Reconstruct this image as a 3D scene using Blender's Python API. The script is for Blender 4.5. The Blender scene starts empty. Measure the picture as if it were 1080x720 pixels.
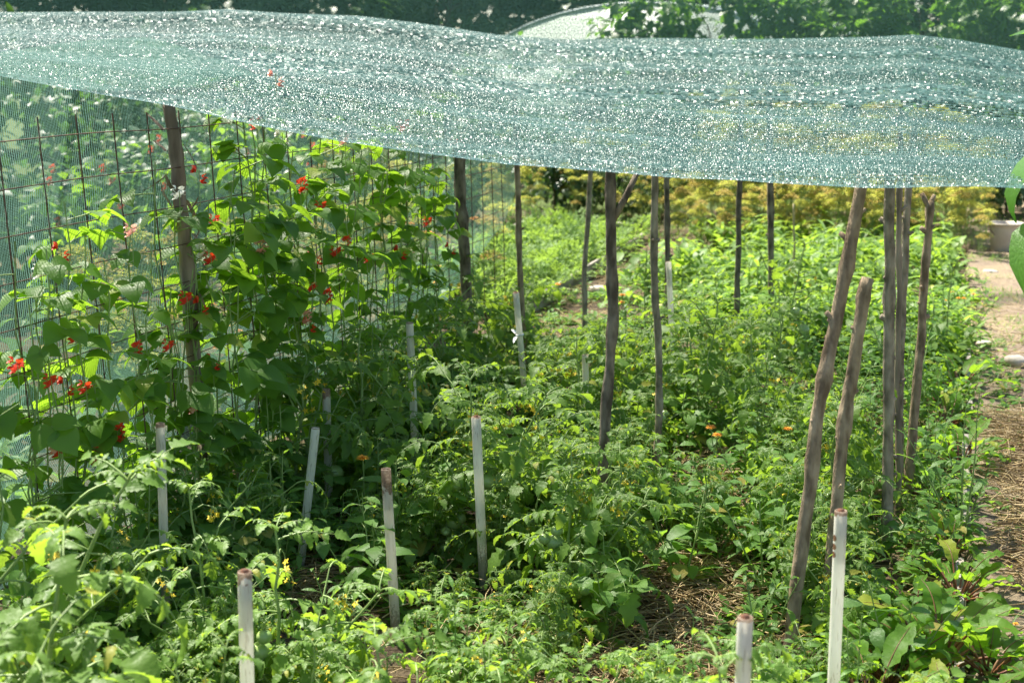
import bpy, math, random
from mathutils import Vector, Matrix, noise
R = random.Random(7)
rad = math.radians
C = bpy.context.scene.collection
scene = bpy.context.scene

# ---------------------------------------------------------------- camera model
H = 1.6; FPX = 1500.0; PITCH = math.atan(290/1500.0)
CP, SP = math.cos(PITCH), math.sin(PITCH)
def ray(px, py):
    dx = (px-540)/FPX; dy = (360-py)/FPX
    return Vector((dx, CP+dy*SP, -SP+dy*CP))
def at(px, py, Y):
    d = ray(px, py); k = Y/d.y
    return Vector((d.x*k, Y, H+d.z*k))
def onground(px, py, z=0.0):
    d = ray(px, py); k = (z-H)/d.z
    return Vector((d.x*k, d.y*k, z))
A = math.atan(0.29); SA, CA = math.sin(A), math.cos(A)
def bed(s, t, z=0.0):            # s along the rows, t across them
    return Vector((s*SA+t*CA, s*CA-t*SA, z))
def gz(x, y):
    k = 1.0 if (abs(x) < 8 and 0 < y < 20) else 0.3
    return k*(0.018*noise.noise((x*2.3, y*2.3, 0.3))+0.012*noise.noise((x*7, y*7, 2.3)))

# ---------------------------------------------------------------- mesh building
class MB:
    def __init__(s): s.v = []; s.f = []; s.m = []
    def quad(s, pts, m=0):
        n = len(s.v); s.v += [tuple(p) for p in pts]; s.f.append(tuple(range(n, n+len(pts)))); s.m.append(m)
    def tube(s, pts, rs, n=6, m=0, cap=True):
        b = len(s.v); k = len(pts); prev = None
        for i, p in enumerate(pts):
            d = (pts[min(i+1, k-1)]-pts[max(i-1, 0)])
            d = d.normalized() if d.length > 1e-9 else Vector((0, 0, 1))
            if prev is None:
                a = Vector((1, 0, 0)) if abs(d.x) < .8 else Vector((0, 1, 0))
            else: a = prev
            u = (a-d*a.dot(d)).normalized(); w = d.cross(u); prev = u
            r = rs[i] if isinstance(rs, (list, tuple)) else rs
            for j in range(n):
                th = 2*math.pi*j/n
                s.v.append(tuple(p+u*(math.cos(th)*r)+w*(math.sin(th)*r)))
        for i in range(k-1):
            for j in range(n):
                j2 = (j+1) % n
                s.f.append((b+i*n+j, b+i*n+j2, b+(i+1)*n+j2, b+(i+1)*n+j)); s.m.append(m)
        if cap:
            s.f.append(tuple(b+(n-1-j) for j in range(n))); s.m.append(m)
            s.f.append(tuple(b+(k-1)*n+j for j in range(n))); s.m.append(m)
    def leaf(s, o, d, nrm, L, W, prof, fold=.25, droop=.5, m=0, wav=0.0, rnd=R, petiole=0):
        d = d.normalized(); sd = d.cross(nrm)
        if sd.length < 1e-6: sd = d.cross(Vector((1, .3, .2)))
        sd.normalize(); n = sd.cross(d)
        b = len(s.v); c = Vector(o); pt = 0
        K = len(prof)
        for i, (t, w) in enumerate(prof):
            th = droop*t; dd = d*math.cos(th)-n*math.sin(th); nn = n*math.cos(th)+d*math.sin(th)
            c = c+dd*(L*(t-pt)); pt = t
            e1 = (rnd.random()-.5)*wav*W; e2 = (rnd.random()-.5)*wav*W
            s.v.append(tuple(c+sd*(W*w)+nn*(fold*W*w+e1)))
            s.v.append(tuple(c))
            s.v.append(tuple(c-sd*(W*w)+nn*(fold*W*w+e2)))
        for i in range(K-1):
            q = b+3*i
            s.f.append((q, q+1, q+4, q+3)); s.m.append(m)
            s.f.append((q+1, q+2, q+5, q+4)); s.m.append(m)
        return c
    def box(s, M, sx, sy, sz, m=0, jit=0):
        b = len(s.v)
        for z in (0, 1):
            for x, y in ((-1, -1), (1, -1), (1, 1), (-1, 1)):
                s.v.append(tuple(M @ Vector((x*sx/2+(R.random()-.5)*jit, y*sy/2+(R.random()-.5)*jit, z*sz+(R.random()-.5)*jit))))
        for q in ((3, 2, 1, 0), (4, 5, 6, 7), (0, 1, 5, 4), (1, 2, 6, 5), (2, 3, 7, 6), (3, 0, 4, 7)):
            s.f.append(tuple(b+i for i in q)); s.m.append(m)
    def ball(s, c, r, m=0, sx=1, sz=1, seg=10, rings=6):
        b = len(s.v); c = Vector(c)
        s.v.append(tuple(c+Vector((0, 0, r*sz))))
        for i in range(1, rings):
            a = math.pi*i/rings
            for j in range(seg):
                th = 2*math.pi*j/seg
                s.v.append(tuple(c+Vector((math.sin(a)*math.cos(th)*r*sx, math.sin(a)*math.sin(th)*r*sx, math.cos(a)*r*sz))))
        s.v.append(tuple(c-Vector((0, 0, r*sz)))); e = len(s.v)-1
        for j in range(seg):
            j2 = (j+1) % seg
            s.f.append((b, b+1+j, b+1+j2)); s.m.append(m)
            for i in range(rings-2):
                s.f.append((b+1+i*seg+j, b+1+(i+1)*seg+j, b+1+(i+1)*seg+j2, b+1+i*seg+j2)); s.m.append(m)
            s.f.append((b+1+(rings-2)*seg+j, e, b+1+(rings-2)*seg+j2)); s.m.append(m)
    def mesh(s, name, mats, smooth=True):
        me = bpy.data.meshes.new(name); me.from_pydata(s.v, [], s.f)
        if not isinstance(mats, (list, tuple)): mats = [mats]
        for m in mats: me.materials.append(m)
        me.polygons.foreach_set('material_index', s.m)
        me.polygons.foreach_set('use_smooth', [smooth]*len(s.f))
        me.update(); return me
def ob(name, me, parent=None, loc=None):
    o = bpy.data.objects.new(name, me); C.objects.link(o)
    if parent: o.parent = parent
    if loc is not None: o.location = loc
    return o
def tag(o, label=None, cat=None, group=None, kind=None):
    if label: o['label'] = label
    if cat: o['category'] = cat
    if group: o['group'] = group
    if kind: o['kind'] = kind
    return o
def thing(name, label, cat, loc, rz=0, sc=1, group=None):
    o = bpy.data.objects.new(name, None); C.objects.link(o)
    o.location = loc; o.rotation_euler = (0, 0, rz); o.scale = (sc, sc, sc); o.empty_display_size = .05
    return tag(o, label, cat, group)
def spawn(proto, loc, rz, sc, label, group=None, tilt=0):
    name, cat, parts = proto
    if len(parts) == 1 and parts[0][0] is None:
        o = ob(name, parts[0][1]); o.location = loc; o.rotation_euler = (0, 0, rz); o.scale = (sc,)*3
        return tag(o, label, cat, group)
    r = thing(name, label, cat, loc, rz, sc, group)
    for p in parts:
        c = ob(p[0], p[1], r, p[2] if len(p) > 2 else None)
        for q in (p[3] if len(p) > 3 else ()):
            ob(q[0], q[1], c, q[2] if len(q) > 2 else None)
    return r

# ---------------------------------------------------------------- materials
def newmat(name):
    m = bpy.data.materials.new(name); m.use_nodes = True
    nt = m.node_tree; nt.nodes.clear()
    return m, nt, nt.nodes.new('ShaderNodeOutputMaterial')
def N(nt, t, **kw):
    n = nt.nodes.new(t)
    for k, v in kw.items():
        if k.startswith('_'): n.inputs[k[1:].replace('_', ' ')].default_value = v
        else: setattr(n, k, v)
    return n
def c4(c): return (c[0], c[1], c[2], 1)
def mixc(nt, a, b, fac):
    n = nt.nodes.new('ShaderNodeMix'); n.data_type = 'RGBA'
    for sock, v in ((n.inputs[6], a), (n.inputs[7], b), (n.inputs[0], fac)):
        if hasattr(v, 'links'): nt.links.new(v, sock)
        elif isinstance(v, (int, float)): sock.default_value = v
        else: sock.default_value = c4(v)
    return n.outputs[2]
def ramp(nt, src, stops):
    r = nt.nodes.new('ShaderNodeValToRGB'); nt.links.new(src, r.inputs[0])
    e = r.color_ramp.elements
    while len(e) < len(stops): e.new(.5)
    for el, (p, c) in zip(e, stops): el.position = p; el.color = c4(c) if isinstance(c, (tuple, list)) else (c, c, c, 1)
    return r.outputs[0]
def math_(nt, op, a, b=None, clamp=False):
    n = nt.nodes.new('ShaderNodeMath'); n.operation = op; n.use_clamp = clamp
    for i, v in enumerate((a, b)):
        if v is None: continue
        if hasattr(v, 'links'): nt.links.new(v, n.inputs[i])
        else: n.inputs[i].default_value = v
    return n.outputs[0]
def leafmat(name, a, b, tr, trans=.38, rough=.42, spec=.5, yellow=None, yfrac=.96):
    m, nt, out = newmat(name); L = nt.links
    g = N(nt, 'ShaderNodeNewGeometry'); oi = N(nt, 'ShaderNodeObjectInfo')
    tc = N(nt, 'ShaderNodeTexCoord')
    nz = N(nt, 'ShaderNodeTexNoise', _Scale=22.0, _Detail=2.0); L.new(tc.outputs['Object'], nz.inputs['Vector'])
    f = math_(nt, 'ADD', math_(nt, 'MULTIPLY', g.outputs['Random Per Island'], .55), math_(nt, 'MULTIPLY', oi.outputs['Random'], .3))
    f = math_(nt, 'ADD', f, math_(nt, 'MULTIPLY', math_(nt, 'SUBTRACT', nz.outputs[0], .3), .5), True)
    col = mixc(nt, a, b, f)
    if yellow:
        th = math_(nt, 'GREATER_THAN', math_(nt, 'FRACT', math_(nt, 'MULTIPLY', g.outputs['Random Per Island'], 37.7)), yfrac)
        col = mixc(nt, col, yellow, th)
    p = N(nt, 'ShaderNodeBsdfPrincipled'); L.new(col, p.inputs['Base Color'])
    p.inputs['Roughness'].default_value = rough; p.inputs['Specular IOR Level'].default_value = spec
    bn = N(nt, 'ShaderNodeTexNoise', _Scale=120.0, _Detail=1.0); L.new(tc.outputs['Object'], bn.inputs['Vector'])
    bp = N(nt, 'ShaderNodeBump', _Strength=.35, _Distance=.004); L.new(bn.outputs[0], bp.inputs['Height']); L.new(bp.outputs[0], p.inputs['Normal'])
    t = N(nt, 'ShaderNodeBsdfTranslucent')
    L.new(mixc(nt, tr, [min(1, x*1.6) for x in tr], f), t.inputs['Color'])
    mx = N(nt, 'ShaderNodeMixShader', _0=trans) if False else nt.nodes.new('ShaderNodeMixShader')
    mx.inputs[0].default_value = trans
    L.new(p.outputs[0], mx.inputs[1]); L.new(t.outputs[0], mx.inputs[2]); L.new(mx.outputs[0], out.inputs[0])
    return m
def plain(name, a, b=None, scale=20, rough=.6, spec=.4, bump=0, stretch=(1, 1, 1), detail=4, bscale=None):
    m, nt, out = newmat(name); L = nt.links
    tc = N(nt, 'ShaderNodeTexCoord'); mp = N(nt, 'ShaderNodeMapping'); mp.inputs['Scale'].default_value = stretch
    L.new(tc.outputs['Object'], mp.inputs[0])
    nz = N(nt, 'ShaderNodeTexNoise', _Scale=float(scale), _Detail=float(detail)); L.new(mp.outputs[0], nz.inputs['Vector'])
    p = N(nt, 'ShaderNodeBsdfPrincipled', _Roughness=rough); p.inputs['Specular IOR Level'].default_value = spec
    L.new(ramp(nt, nz.outputs[0], [(.36, a), (.64, b or a)]), p.inputs['Base Color'])
    if bump:
        n2 = N(nt, 'ShaderNodeTexNoise', _Scale=float(bscale or scale*2), _Detail=6.0); L.new(mp.outputs[0], n2.inputs['Vector'])
        bp = N(nt, 'ShaderNodeBump', _Strength=bump, _Distance=.01); L.new(n2.outputs[0], bp.inputs['Height']); L.new(bp.outputs[0], p.inputs['Normal'])
    L.new(p.outputs[0], out.inputs[0]); return m

M = {}
M['tomato'] = leafmat('tomato_leaf', (.06, .13, .022), (.145, .245, .048), (.30, .46, .035), .42, .5, .28, (.30, .30, .05), .975)
M['bean'] = leafmat('bean_leaf', (.05, .125, .022), (.11, .215, .032), (.28, .48, .025), .48, .48, .35, (.25, .30, .04), .96)
M['beet'] = leafmat('beet_leaf', (.07, .165, .02), (.14, .28, .035), (.3, .5, .025), .48, .5, .25, (.28, .32, .04), .95)
M['lime'] = leafmat('seedling_leaf', (.08, .165, .03), (.16, .27, .055), (.30, .46, .045), .45, .5, .35, (.35, .36, .07), .95)
M['carrot'] = leafmat('carrot_leaf', (.09, .18, .035), (.17, .28, .06), (.28, .42, .06), .4, .6, .3)
M['dillleaf'] = leafmat('dill_leaf', (.13, .21, .06), (.2, .29, .08), (.3, .4, .08), .35, .6, .3)
M['umbel'] = leafmat('dill_flower', (.40, .46, .07), (.56, .58, .12), (.5, .5, .09), .38, .7, .2, (.40, .29, .11), .80)
M['umbelbrown'] = leafmat('dill_seed', (.36, .27, .08), (.48, .38, .12), (.4, .3, .08), .25, .7, .2, (.5, .45, .06), .8)
M['calleaf'] = leafmat('marigold_leaf', (.06, .15, .03), (.12, .23, .05), (.2, .38, .04), .38, .5, .4)
M['weed'] = leafmat('weed_leaf', (.06, .155, .03), (.14, .27, .05), (.26, .45, .04), .45, .5, .35, (.3, .26, .06), .93)
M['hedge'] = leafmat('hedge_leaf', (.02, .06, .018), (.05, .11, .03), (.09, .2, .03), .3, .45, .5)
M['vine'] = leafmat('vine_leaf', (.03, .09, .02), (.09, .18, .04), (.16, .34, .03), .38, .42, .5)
M['squash'] = leafmat('sunflower_leaf', (.05, .14, .025), (.09, .2, .035), (.2, .44, .03), .45, .45, .45)
M['grass'] = leafmat('grass_blade', (.07, .15, .03), (.15, .24, .06), (.22, .36, .05), .35, .5, .3, (.35, .3, .12), .85)
M['stem'] = plain('green_stem', (.17, .26, .07), (.25, .34, .11), 25, .5)
M['dryst'] = plain('dry_stem', (.30, .24, .12), (.40, .34, .17), 25, .7)
M['redstem'] = plain('red_stem', (.16, .05, .03), (.24, .12, .05), 30, .4)
M['green_fruit'] = plain('unripe_tomato', (.20, .32, .09), (.30, .40, .14), 14, .25, .5)
M['yellow'] = plain('yellow_petal', (.75, .52, .02), (.8, .6, .05), 40, .6)
M['orange'] = plain('orange_petal', (.85, .28, .01), (.9, .42, .02), 60, .6)
M['orangec'] = plain('marigold_eye', (.55, .18, .01), (.4, .12, .01), 200, .8)
M['red'] = leafmat('bean_petal', (.70, .035, .015), (.85, .09, .03), (.8, .08, .02), .3, .5, .4)
M['white'] = leafmat('white_petal', (.75, .74, .66), (.82, .8, .7), (.7, .7, .55), .3, .5, .4)
M['pink'] = leafmat('pink_petal', (.8, .35, .25), (.85, .55, .42), (.8, .4, .3), .3, .5, .4)
M['straw'] = leafmat('straw_stalk', (.38, .27, .12), (.62, .49, .26), (.4, .3, .12), .12, .5, .4, (.25, .17, .08), .75)
M['bark'] = plain('grey_brown_bark', (.14, .115, .08), (.38, .32, .235), 34, .9, .2, .9, (1, 1, .4), 8)
M['bark2'] = plain('red_brown_bark', (.14, .098, .06), (.38, .29, .19), 34, .9, .25, .7, (1, 1, .4), 8)
M['bark3'] = plain('dark_bark', (.075, .06, .042), (.24, .20, .145), 34, .85, .2, .8, (1, 1, .4), 8)
M['bark4'] = plain('pale_peeling_bark', (.13, .10, .07), (.36, .29, .21), 20, .85, .2, .9, (1, 1, .15), 6)
M['cutwood'] = plain('cut_wood', (.38, .28, .17), (.5, .38, .24), 60, .8)
M['oldboard'] = plain('weathered_board', (.20, .175, .15), (.36, .32, .28), 18, .85, .2, .5, (.2, 1, 1), 6)
M['wire'] = plain('rusty_wire', (.05, .03, .02), (.14, .075, .045), 60, .7, .4)
M['rust'] = plain('rust', (.06, .025, .015), (.14, .055, .025), 120, .9)
M['tie'] = plain('white_plastic_tie', (.75, .76, .76), (.85, .85, .84), 40, .35)
M['bucketm'] = plain('bucket_plastic', (.46, .40, .33), (.55, .49, .41), 8, .4)
M['stone'] = plain('stone', (.38, .34, .28), (.52, .48, .42), 20, .85, .3, .4)
M['frame_metal'] = plain('painted_metal', (.35, .42, .40), (.42, .5, .48), 20, .4)

def soil(name, dark, mid, pale, straw, amt, sc=1.0):
    m, nt, out = newmat(name); L = nt.links
    tc = N(nt, 'ShaderNodeTexCoord')
    n1 = N(nt, 'ShaderNodeTexNoise', _Scale=1.7*sc, _Detail=8.0, _Roughness=.65); L.new(tc.outputs['Object'], n1.inputs[0])
    n2 = N(nt, 'ShaderNodeTexNoise', _Scale=38.0*sc, _Detail=8.0, _Roughness=.7); L.new(tc.outputs['Object'], n2.inputs[0])
    vo = N(nt, 'ShaderNodeTexVoronoi', _Scale=55.0*sc); L.new(tc.outputs['Object'], vo.inputs[0])
    col = ramp(nt, n2.outputs[0], [(.25, dark), (.52, mid), (.78, pale)])
    col = mixc(nt, col, straw, math_(nt, 'MULTIPLY', ramp(nt, n1.outputs[0], [(.42, 0.0), (.62, 1.0)]), amt))
    if name == 'garden_soil':                      # turf outside the vegetable beds
        sp = N(nt, 'ShaderNodeSeparateXYZ'); L.new(tc.outputs['Object'], sp.inputs[0])
        far = math_(nt, 'MAXIMUM', math_(nt, 'GREATER_THAN', math_(nt, 'ADD', sp.outputs[1], math_(nt, 'MULTIPLY', n1.outputs[0], 1.5)), 16.8), math_(nt, 'GREATER_THAN', math_(nt, 'ABSOLUTE', math_(nt, 'ADD', sp.outputs[0], math_(nt, 'ADD', -1.2, n1.outputs[0]))), 5.2))
        col = mixc(nt, col, ramp(nt, n2.outputs[0], [(.3, (.05, .075, .025)), (.7, (.12, .15, .05))]), far)
    p = N(nt, 'ShaderNodeBsdfPrincipled', _Roughness=.95); p.inputs['Specular IOR Level'].default_value = .15
    L.new(col, p.inputs['Base Color'])
    h = math_(nt, 'ADD', n2.outputs[0], math_(nt, 'MULTIPLY', vo.outputs[0], .5))
    bp = N(nt, 'ShaderNodeBump', _Strength=.8, _Distance=.03); L.new(h, bp.inputs['Height']); L.new(bp.outputs[0], p.inputs['Normal'])
    L.new(p.outputs[0], out.inputs[0]); return m
M['soil'] = soil('garden_soil', (.035, .025, .018), (.09, .065, .045), (.17, .13, .09), (.24, .19, .10), .5)
M['pathsoil'] = soil('dry_path_soil', (.13, .098, .07), (.225, .175, .13), (.32, .265, .205), (.33, .26, .16), .7)

def pvc(name, rust_len, spots, base=(.72, .73, .71), dirt=.35, seed=0.0):
    m, nt, out = newmat(name); L = nt.links
    tc = N(nt, 'ShaderNodeTexCoord'); sx = N(nt, 'ShaderNodeSeparateXYZ'); L.new(tc.outputs['Object'], sx.inputs[0])
    mp = N(nt, 'ShaderNodeMapping'); mp.inputs['Location'].default_value = (seed, seed*.7, seed*1.3); L.new(tc.outputs['Object'], mp.inputs[0])
    n1 = N(nt, 'ShaderNodeTexNoise', _Scale=45.0, _Detail=6.0); L.new(mp.outputs[0], n1.inputs[0])
    mp2 = N(nt, 'ShaderNodeMapping'); mp2.inputs['Scale'].default_value = (1, 1, .12); L.new(mp.outputs[0], mp2.inputs[0])
    n2 = N(nt, 'ShaderNodeTexNoise', _Scale=60.0, _Detail=4.0); L.new(mp2.outputs[0], n2.inputs[0])
    col = mixc(nt, base, (.60, .56, .45), math_(nt, 'MULTIPLY', ramp(nt, n2.outputs[0], [(.40, 0.0), (.66, 1.0)]), dirt*1.3))
    # rust washing down from the top (object origin is at the pipe's top)
    z = math_(nt, 'MULTIPLY', sx.outputs[2], -1.0/max(rust_len, .001))
    k = math_(nt, 'GREATER_THAN', math_(nt, 'SUBTRACT', math_(nt, 'MULTIPLY', n1.outputs[0], 1.7), z), .32)
    n3 = N(nt, 'ShaderNodeTexNoise', _Scale=160.0, _Detail=5.0); L.new(mp.outputs[0], n3.inputs[0])
    rc = ramp(nt, n3.outputs[0], [(.35, (.10, .04, .02)), (.5, (.27, .13, .06)), (.68, (.50, .42, .33))])
    col = mixc(nt, col, rc, math_(nt, 'MULTIPLY', k, .9))
    n4 = N(nt, 'ShaderNodeTexNoise', _Scale=230.0, _Detail=3.0); L.new(mp2.outputs[0], n4.inputs[0])
    col = mixc(nt, col, (.30, .25, .17), math_(nt, 'MULTIPLY', ramp(nt, n4.outputs[0], [(.58, 0.0), (.68, 1.0)]), .6))
    mud = math_(nt, 'MULTIPLY', math_(nt, 'GREATER_THAN', math_(nt, 'ADD', math_(nt, 'MULTIPLY', sx.outputs[2], -1.6), math_(nt, 'MULTIPLY', n3.outputs[0], .5)), .95), .6)
    col = mixc(nt, col, (.20, .15, .09), mud)
    for zz in spots:
        vd = N(nt, 'ShaderNodeVectorMath', operation='DISTANCE'); L.new(tc.outputs['Object'], vd.inputs[0]); vd.inputs[1].default_value = (.004, -.0135, -zz)
        col = mixc(nt, col, (.22, .085, .03), math_(nt, 'LESS_THAN', vd.outputs['Value'], .0075))
    p = N(nt, 'ShaderNodeBsdfPrincipled', _Roughness=.42); L.new(col, p.inputs['Base Color'])
    t = N(nt, 'ShaderNodeBsdfTranslucent'); L.new(mixc(nt, col, (.95, .93, .85), .4), t.inputs[0])
    mx = N(nt, 'ShaderNodeMixShader'); mx.inputs[0].default_value = .55
    L.new(p.outputs[0], mx.inputs[1]); L.new(t.outputs[0], mx.inputs[2]); L.new(mx.outputs[0], out.inputs[0]); return m

def netmat(name, cu, cv, open_, base, k=1.2, rough=.24, bigband=True, flat=False, tint=(.5, .75, .7)):
    """knitted tape net: holes between flat shiny tapes whose facets lie at slightly different angles"""
    m, nt, out = newmat(name); L = nt.links
    uv = N(nt, 'ShaderNodeUVMap'); mp = N(nt, 'ShaderNodeMapping'); mp.inputs['Scale'].default_value = (cu, cv, 1); L.new(uv.outputs[0], mp.inputs[0])
    v1 = N(nt, 'ShaderNodeTexVoronoi', voronoi_dimensions='2D'); v1.inputs['Scale'].default_value = 1; v1.inputs['Randomness'].default_value = .55; L.new(mp.outputs[0], v1.inputs['Vector'])
    colv = v1.outputs['Color']; dist = v1.outputs['Distance']
    if bigband:
        mp2 = N(nt, 'ShaderNodeMapping'); mp2.inputs['Scale'].default_value = (cu*.30, cv*.38, 1); L.new(uv.outputs[0], mp2.inputs[0])
        v2 = N(nt, 'ShaderNodeTexVoronoi', voronoi_dimensions='2D'); v2.inputs['Scale'].default_value = 1; v2.inputs['Randomness'].default_value = .35; L.new(mp2.outputs[0], v2.inputs['Vector'])
        mp3 = N(nt, 'ShaderNodeMapping'); mp3.inputs['Scale'].default_value = (.12, 2.6, 1); L.new(uv.outputs[0], mp3.inputs[0])
        nb = N(nt, 'ShaderNodeTexNoise', noise_dimensions='2D', _Scale=1.0, _Detail=1.0); L.new(mp3.outputs[0], nb.inputs['Vector'])
        bb = math_(nt, 'GREATER_THAN', nb.outputs[0], .54)
        colv = mixc(nt, colv, v2.outputs['Color'], bb)
    g = N(nt, 'ShaderNodeNewGeometry')
    vs = N(nt, 'ShaderNodeVectorMath', operation='SUBTRACT'); L.new(colv, vs.inputs[0]); vs.inputs[1].default_value = (.5, .5, .5)
    vk = N(nt, 'ShaderNodeVectorMath', operation='SCALE'); L.new(vs.outputs[0], vk.inputs[0]); vk.inputs['Scale'].default_value = k
    va = N(nt, 'ShaderNodeVectorMath', operation='ADD'); L.new(vk.outputs[0], va.inputs[0]); L.new(g.outputs['Normal'], va.inputs[1])
    vn = N(nt, 'ShaderNodeVectorMath', operation='NORMALIZE'); L.new(va.outputs[0], vn.inputs[0])
    nz = N(nt, 'ShaderNodeTexNoise', noise_dimensions='2D', _Scale=1.4, _Detail=4.0); L.new(uv.outputs[0], nz.inputs['Vector'])
    col = mixc(nt, [c*.75 for c in base], [min(1, c*1.3) for c in base], nz.outputs[0])
    p = N(nt, 'ShaderNodeBsdfPrincipled', _Roughness=rough); p.inputs['Specular IOR Level'].default_value = .6
    L.new(col, p.inputs['Base Color']); L.new(vn.outputs[0], p.inputs['Normal'])
    tl = N(nt, 'ShaderNodeBsdfTranslucent'); L.new(col, tl.inputs[0])
    mt = N(nt, 'ShaderNodeMixShader'); mt.inputs[0].default_value = .3; L.new(p.outputs[0], mt.inputs[1]); L.new(tl.outputs[0], mt.inputs[2])
    tr = N(nt, 'ShaderNodeBsdfTransparent')
    if bigband:
        sv = N(nt, 'ShaderNodeSeparateXYZ'); L.new(uv.outputs[0], sv.inputs[0])
        mp4 = N(nt, 'ShaderNodeMapping'); mp4.inputs['Scale'].default_value = (.35, 17, 1); L.new(uv.outputs[0], mp4.inputs[0])
        ns = N(nt, 'ShaderNodeTexNoise', noise_dimensions='2D', _Scale=1.0, _Detail=3.0); L.new(mp4.outputs[0], ns.inputs['Vector'])
        hole = math_(nt, 'GREATER_THAN', math_(nt, 'SUBTRACT', dist, math_(nt, 'MULTIPLY', math_(nt, 'SUBTRACT', ns.outputs[0], .5), .3)), math_(nt, 'ADD', open_, math_(nt, 'MULTIPLY', math_(nt, 'LESS_THAN', sv.outputs[1], .045), .16)))
    else: hole = math_(nt, 'GREATER_THAN', dist, open_)
    mx = N(nt, 'ShaderNodeMixShader'); L.new(hole, mx.inputs[0]); L.new(mt.outputs[0], mx.inputs[1]); L.new(tr.outputs[0], mx.inputs[2])
    L.new(mx.outputs[0], out.inputs[0]); return m
M['net'] = netmat('teal_knitted_net', 340, 180, .365, (.085, .18, .162), 1.5, .34)
M['net_far'] = netmat('dark_knitted_net', 110, 110, .38, (.05, .115, .09), .5, .5, False)
def sidenet(name):
    m, nt, out = newmat(name); L = nt.links
    uv = N(nt, 'ShaderNodeUVMap'); sx = N(nt, 'ShaderNodeSeparateXYZ'); L.new(uv.outputs[0], sx.inputs[0])
    nw = N(nt, 'ShaderNodeTexNoise', noise_dimensions='2D', _Scale=2.2, _Detail=2.0); L.new(uv.outputs[0], nw.inputs['Vector'])
    wob = math_(nt, 'MULTIPLY', nw.outputs[0], 42.0)
    a = math_(nt, 'SINE', math_(nt, 'ADD', math_(nt, 'ADD', math_(nt, 'MULTIPLY', sx.outputs[0], 760.0), math_(nt, 'MULTIPLY', sx.outputs[1], 40.0)), wob))
    b = math_(nt, 'SINE', math_(nt, 'ADD', math_(nt, 'MULTIPLY', sx.outputs[1], 1500.0), wob))
    h = math_(nt, 'ADD', math_(nt, 'GREATER_THAN', a, .68), math_(nt, 'GREATER_THAN', b, .94), True)
    p = N(nt, 'ShaderNodeBsdfPrincipled', _Roughness=.35); p.inputs['Base Color'].default_value = (.13, .25, .205, 1)
    vo = N(nt, 'ShaderNodeTexVoronoi', voronoi_dimensions='2D', _Scale=170.0); L.new(uv.outputs[0], vo.inputs['Vector'])
    g = N(nt, 'ShaderNodeNewGeometry')
    vs = N(nt, 'ShaderNodeVectorMath', operation='SUBTRACT'); L.new(vo.outputs['Color'], vs.inputs[0]); vs.inputs[1].default_value = (.5, .5, .5)
    va = N(nt, 'ShaderNodeVectorMath', operation='ADD'); L.new(vs.outputs[0], va.inputs[0]); L.new(g.outputs['Normal'], va.inputs[1])
    vn = N(nt, 'ShaderNodeVectorMath', operation='NORMALIZE'); L.new(va.outputs[0], vn.inputs[0]); L.new(vn.outputs[0], p.inputs['Normal'])
    tl = N(nt, 'ShaderNodeBsdfTranslucent'); tl.inputs[0].default_value = (.2, .38, .3, 1)
    mt = N(nt, 'ShaderNodeMixShader'); mt.inputs[0].default_value = .5; L.new(p.outputs[0], mt.inputs[1]); L.new(tl.outputs[0], mt.inputs[2])
    tr = N(nt, 'ShaderNodeBsdfTransparent')
    mx = N(nt, 'ShaderNodeMixShader'); L.new(h, mx.inputs[0]); L.new(tr.outputs[0], mx.inputs[1]); L.new(mt.outputs[0], mx.inputs[2])
    L.new(mx.outputs[0], out.inputs[0]); return m
M['sidenet'] = sidenet('teal_side_net')
def polyskin():
    m, nt, out = newmat('greenhouse_film'); L = nt.links
    tc = N(nt, 'ShaderNodeTexCoord'); nz = N(nt, 'ShaderNodeTexNoise', _Scale=1.5, _Detail=3.0); L.new(tc.outputs['Object'], nz.inputs[0])
    p = N(nt, 'ShaderNodeBsdfPrincipled', _Roughness=.3); L.new(mixc(nt, (.66, .76, .66), (.76, .83, .75), nz.outputs[0]), p.inputs['Base Color'])
    tl = N(nt, 'ShaderNodeBsdfTranslucent'); tl.inputs[0].default_value = (.6, .75, .66, 1)
    mx = N(nt, 'ShaderNodeMixShader'); mx.inputs[0].default_value = .4; L.new(p.outputs[0], mx.inputs[1]); L.new(tl.outputs[0], mx.inputs[2]); L.new(mx.outputs[0], out.inputs[0]); return m
M['film'] = polyskin()

# ---------------------------------------------------------------- profiles
P_TOM = [(0, 0), (.08, .30), (.17, .50), (.24, .36), (.36, .52), (.45, .34), (.58, .42), (.66, .24), (.80, .22), (1, 0)]
P_TOM2 = [(0, 0), (.15, .46), (.3, .34), (.45, .48), (.62, .28), (.78, .26), (1, 0)]
P_BEAN = [(0, .06), (.04, .34), (.16, .52), (.32, .56), (.5, .47), (.68, .32), (.85, .13), (1, 0)]
P_OV = [(0, .02), (.15, .3), (.35, .5), (.6, .45), (.82, .24), (1, 0)]
P_LAN = [(0, .12), (.2, .42), (.45, .5), (.7, .36), (1, 0)]
P_GRS = [(0, .35), (.25, .5), (.55, .45), (.8, .26), (1, 0)]
P_SMALL = [(0, 0), (.35, .5), (.7, .4), (1, 0)]
P_BEET = [(0, .06), (.06, .28), (.14, .46), (.22, .44), (.32, .56), (.42, .48), (.52, .53), (.62, .40), (.72, .40), (.82, .25), (.91, .18), (1, 0)]
UP = Vector((0, 0, 1))
def dirv(az, el): return Vector((math.cos(az)*math.cos(el), math.sin(az)*math.cos(el), math.sin(el)))
def frame(d):
    s = d.cross(UP)
    if s.length < .05: s = Vector((1, 0, 0))
    s.normalize(); return s, s.cross(d).normalized()
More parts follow.
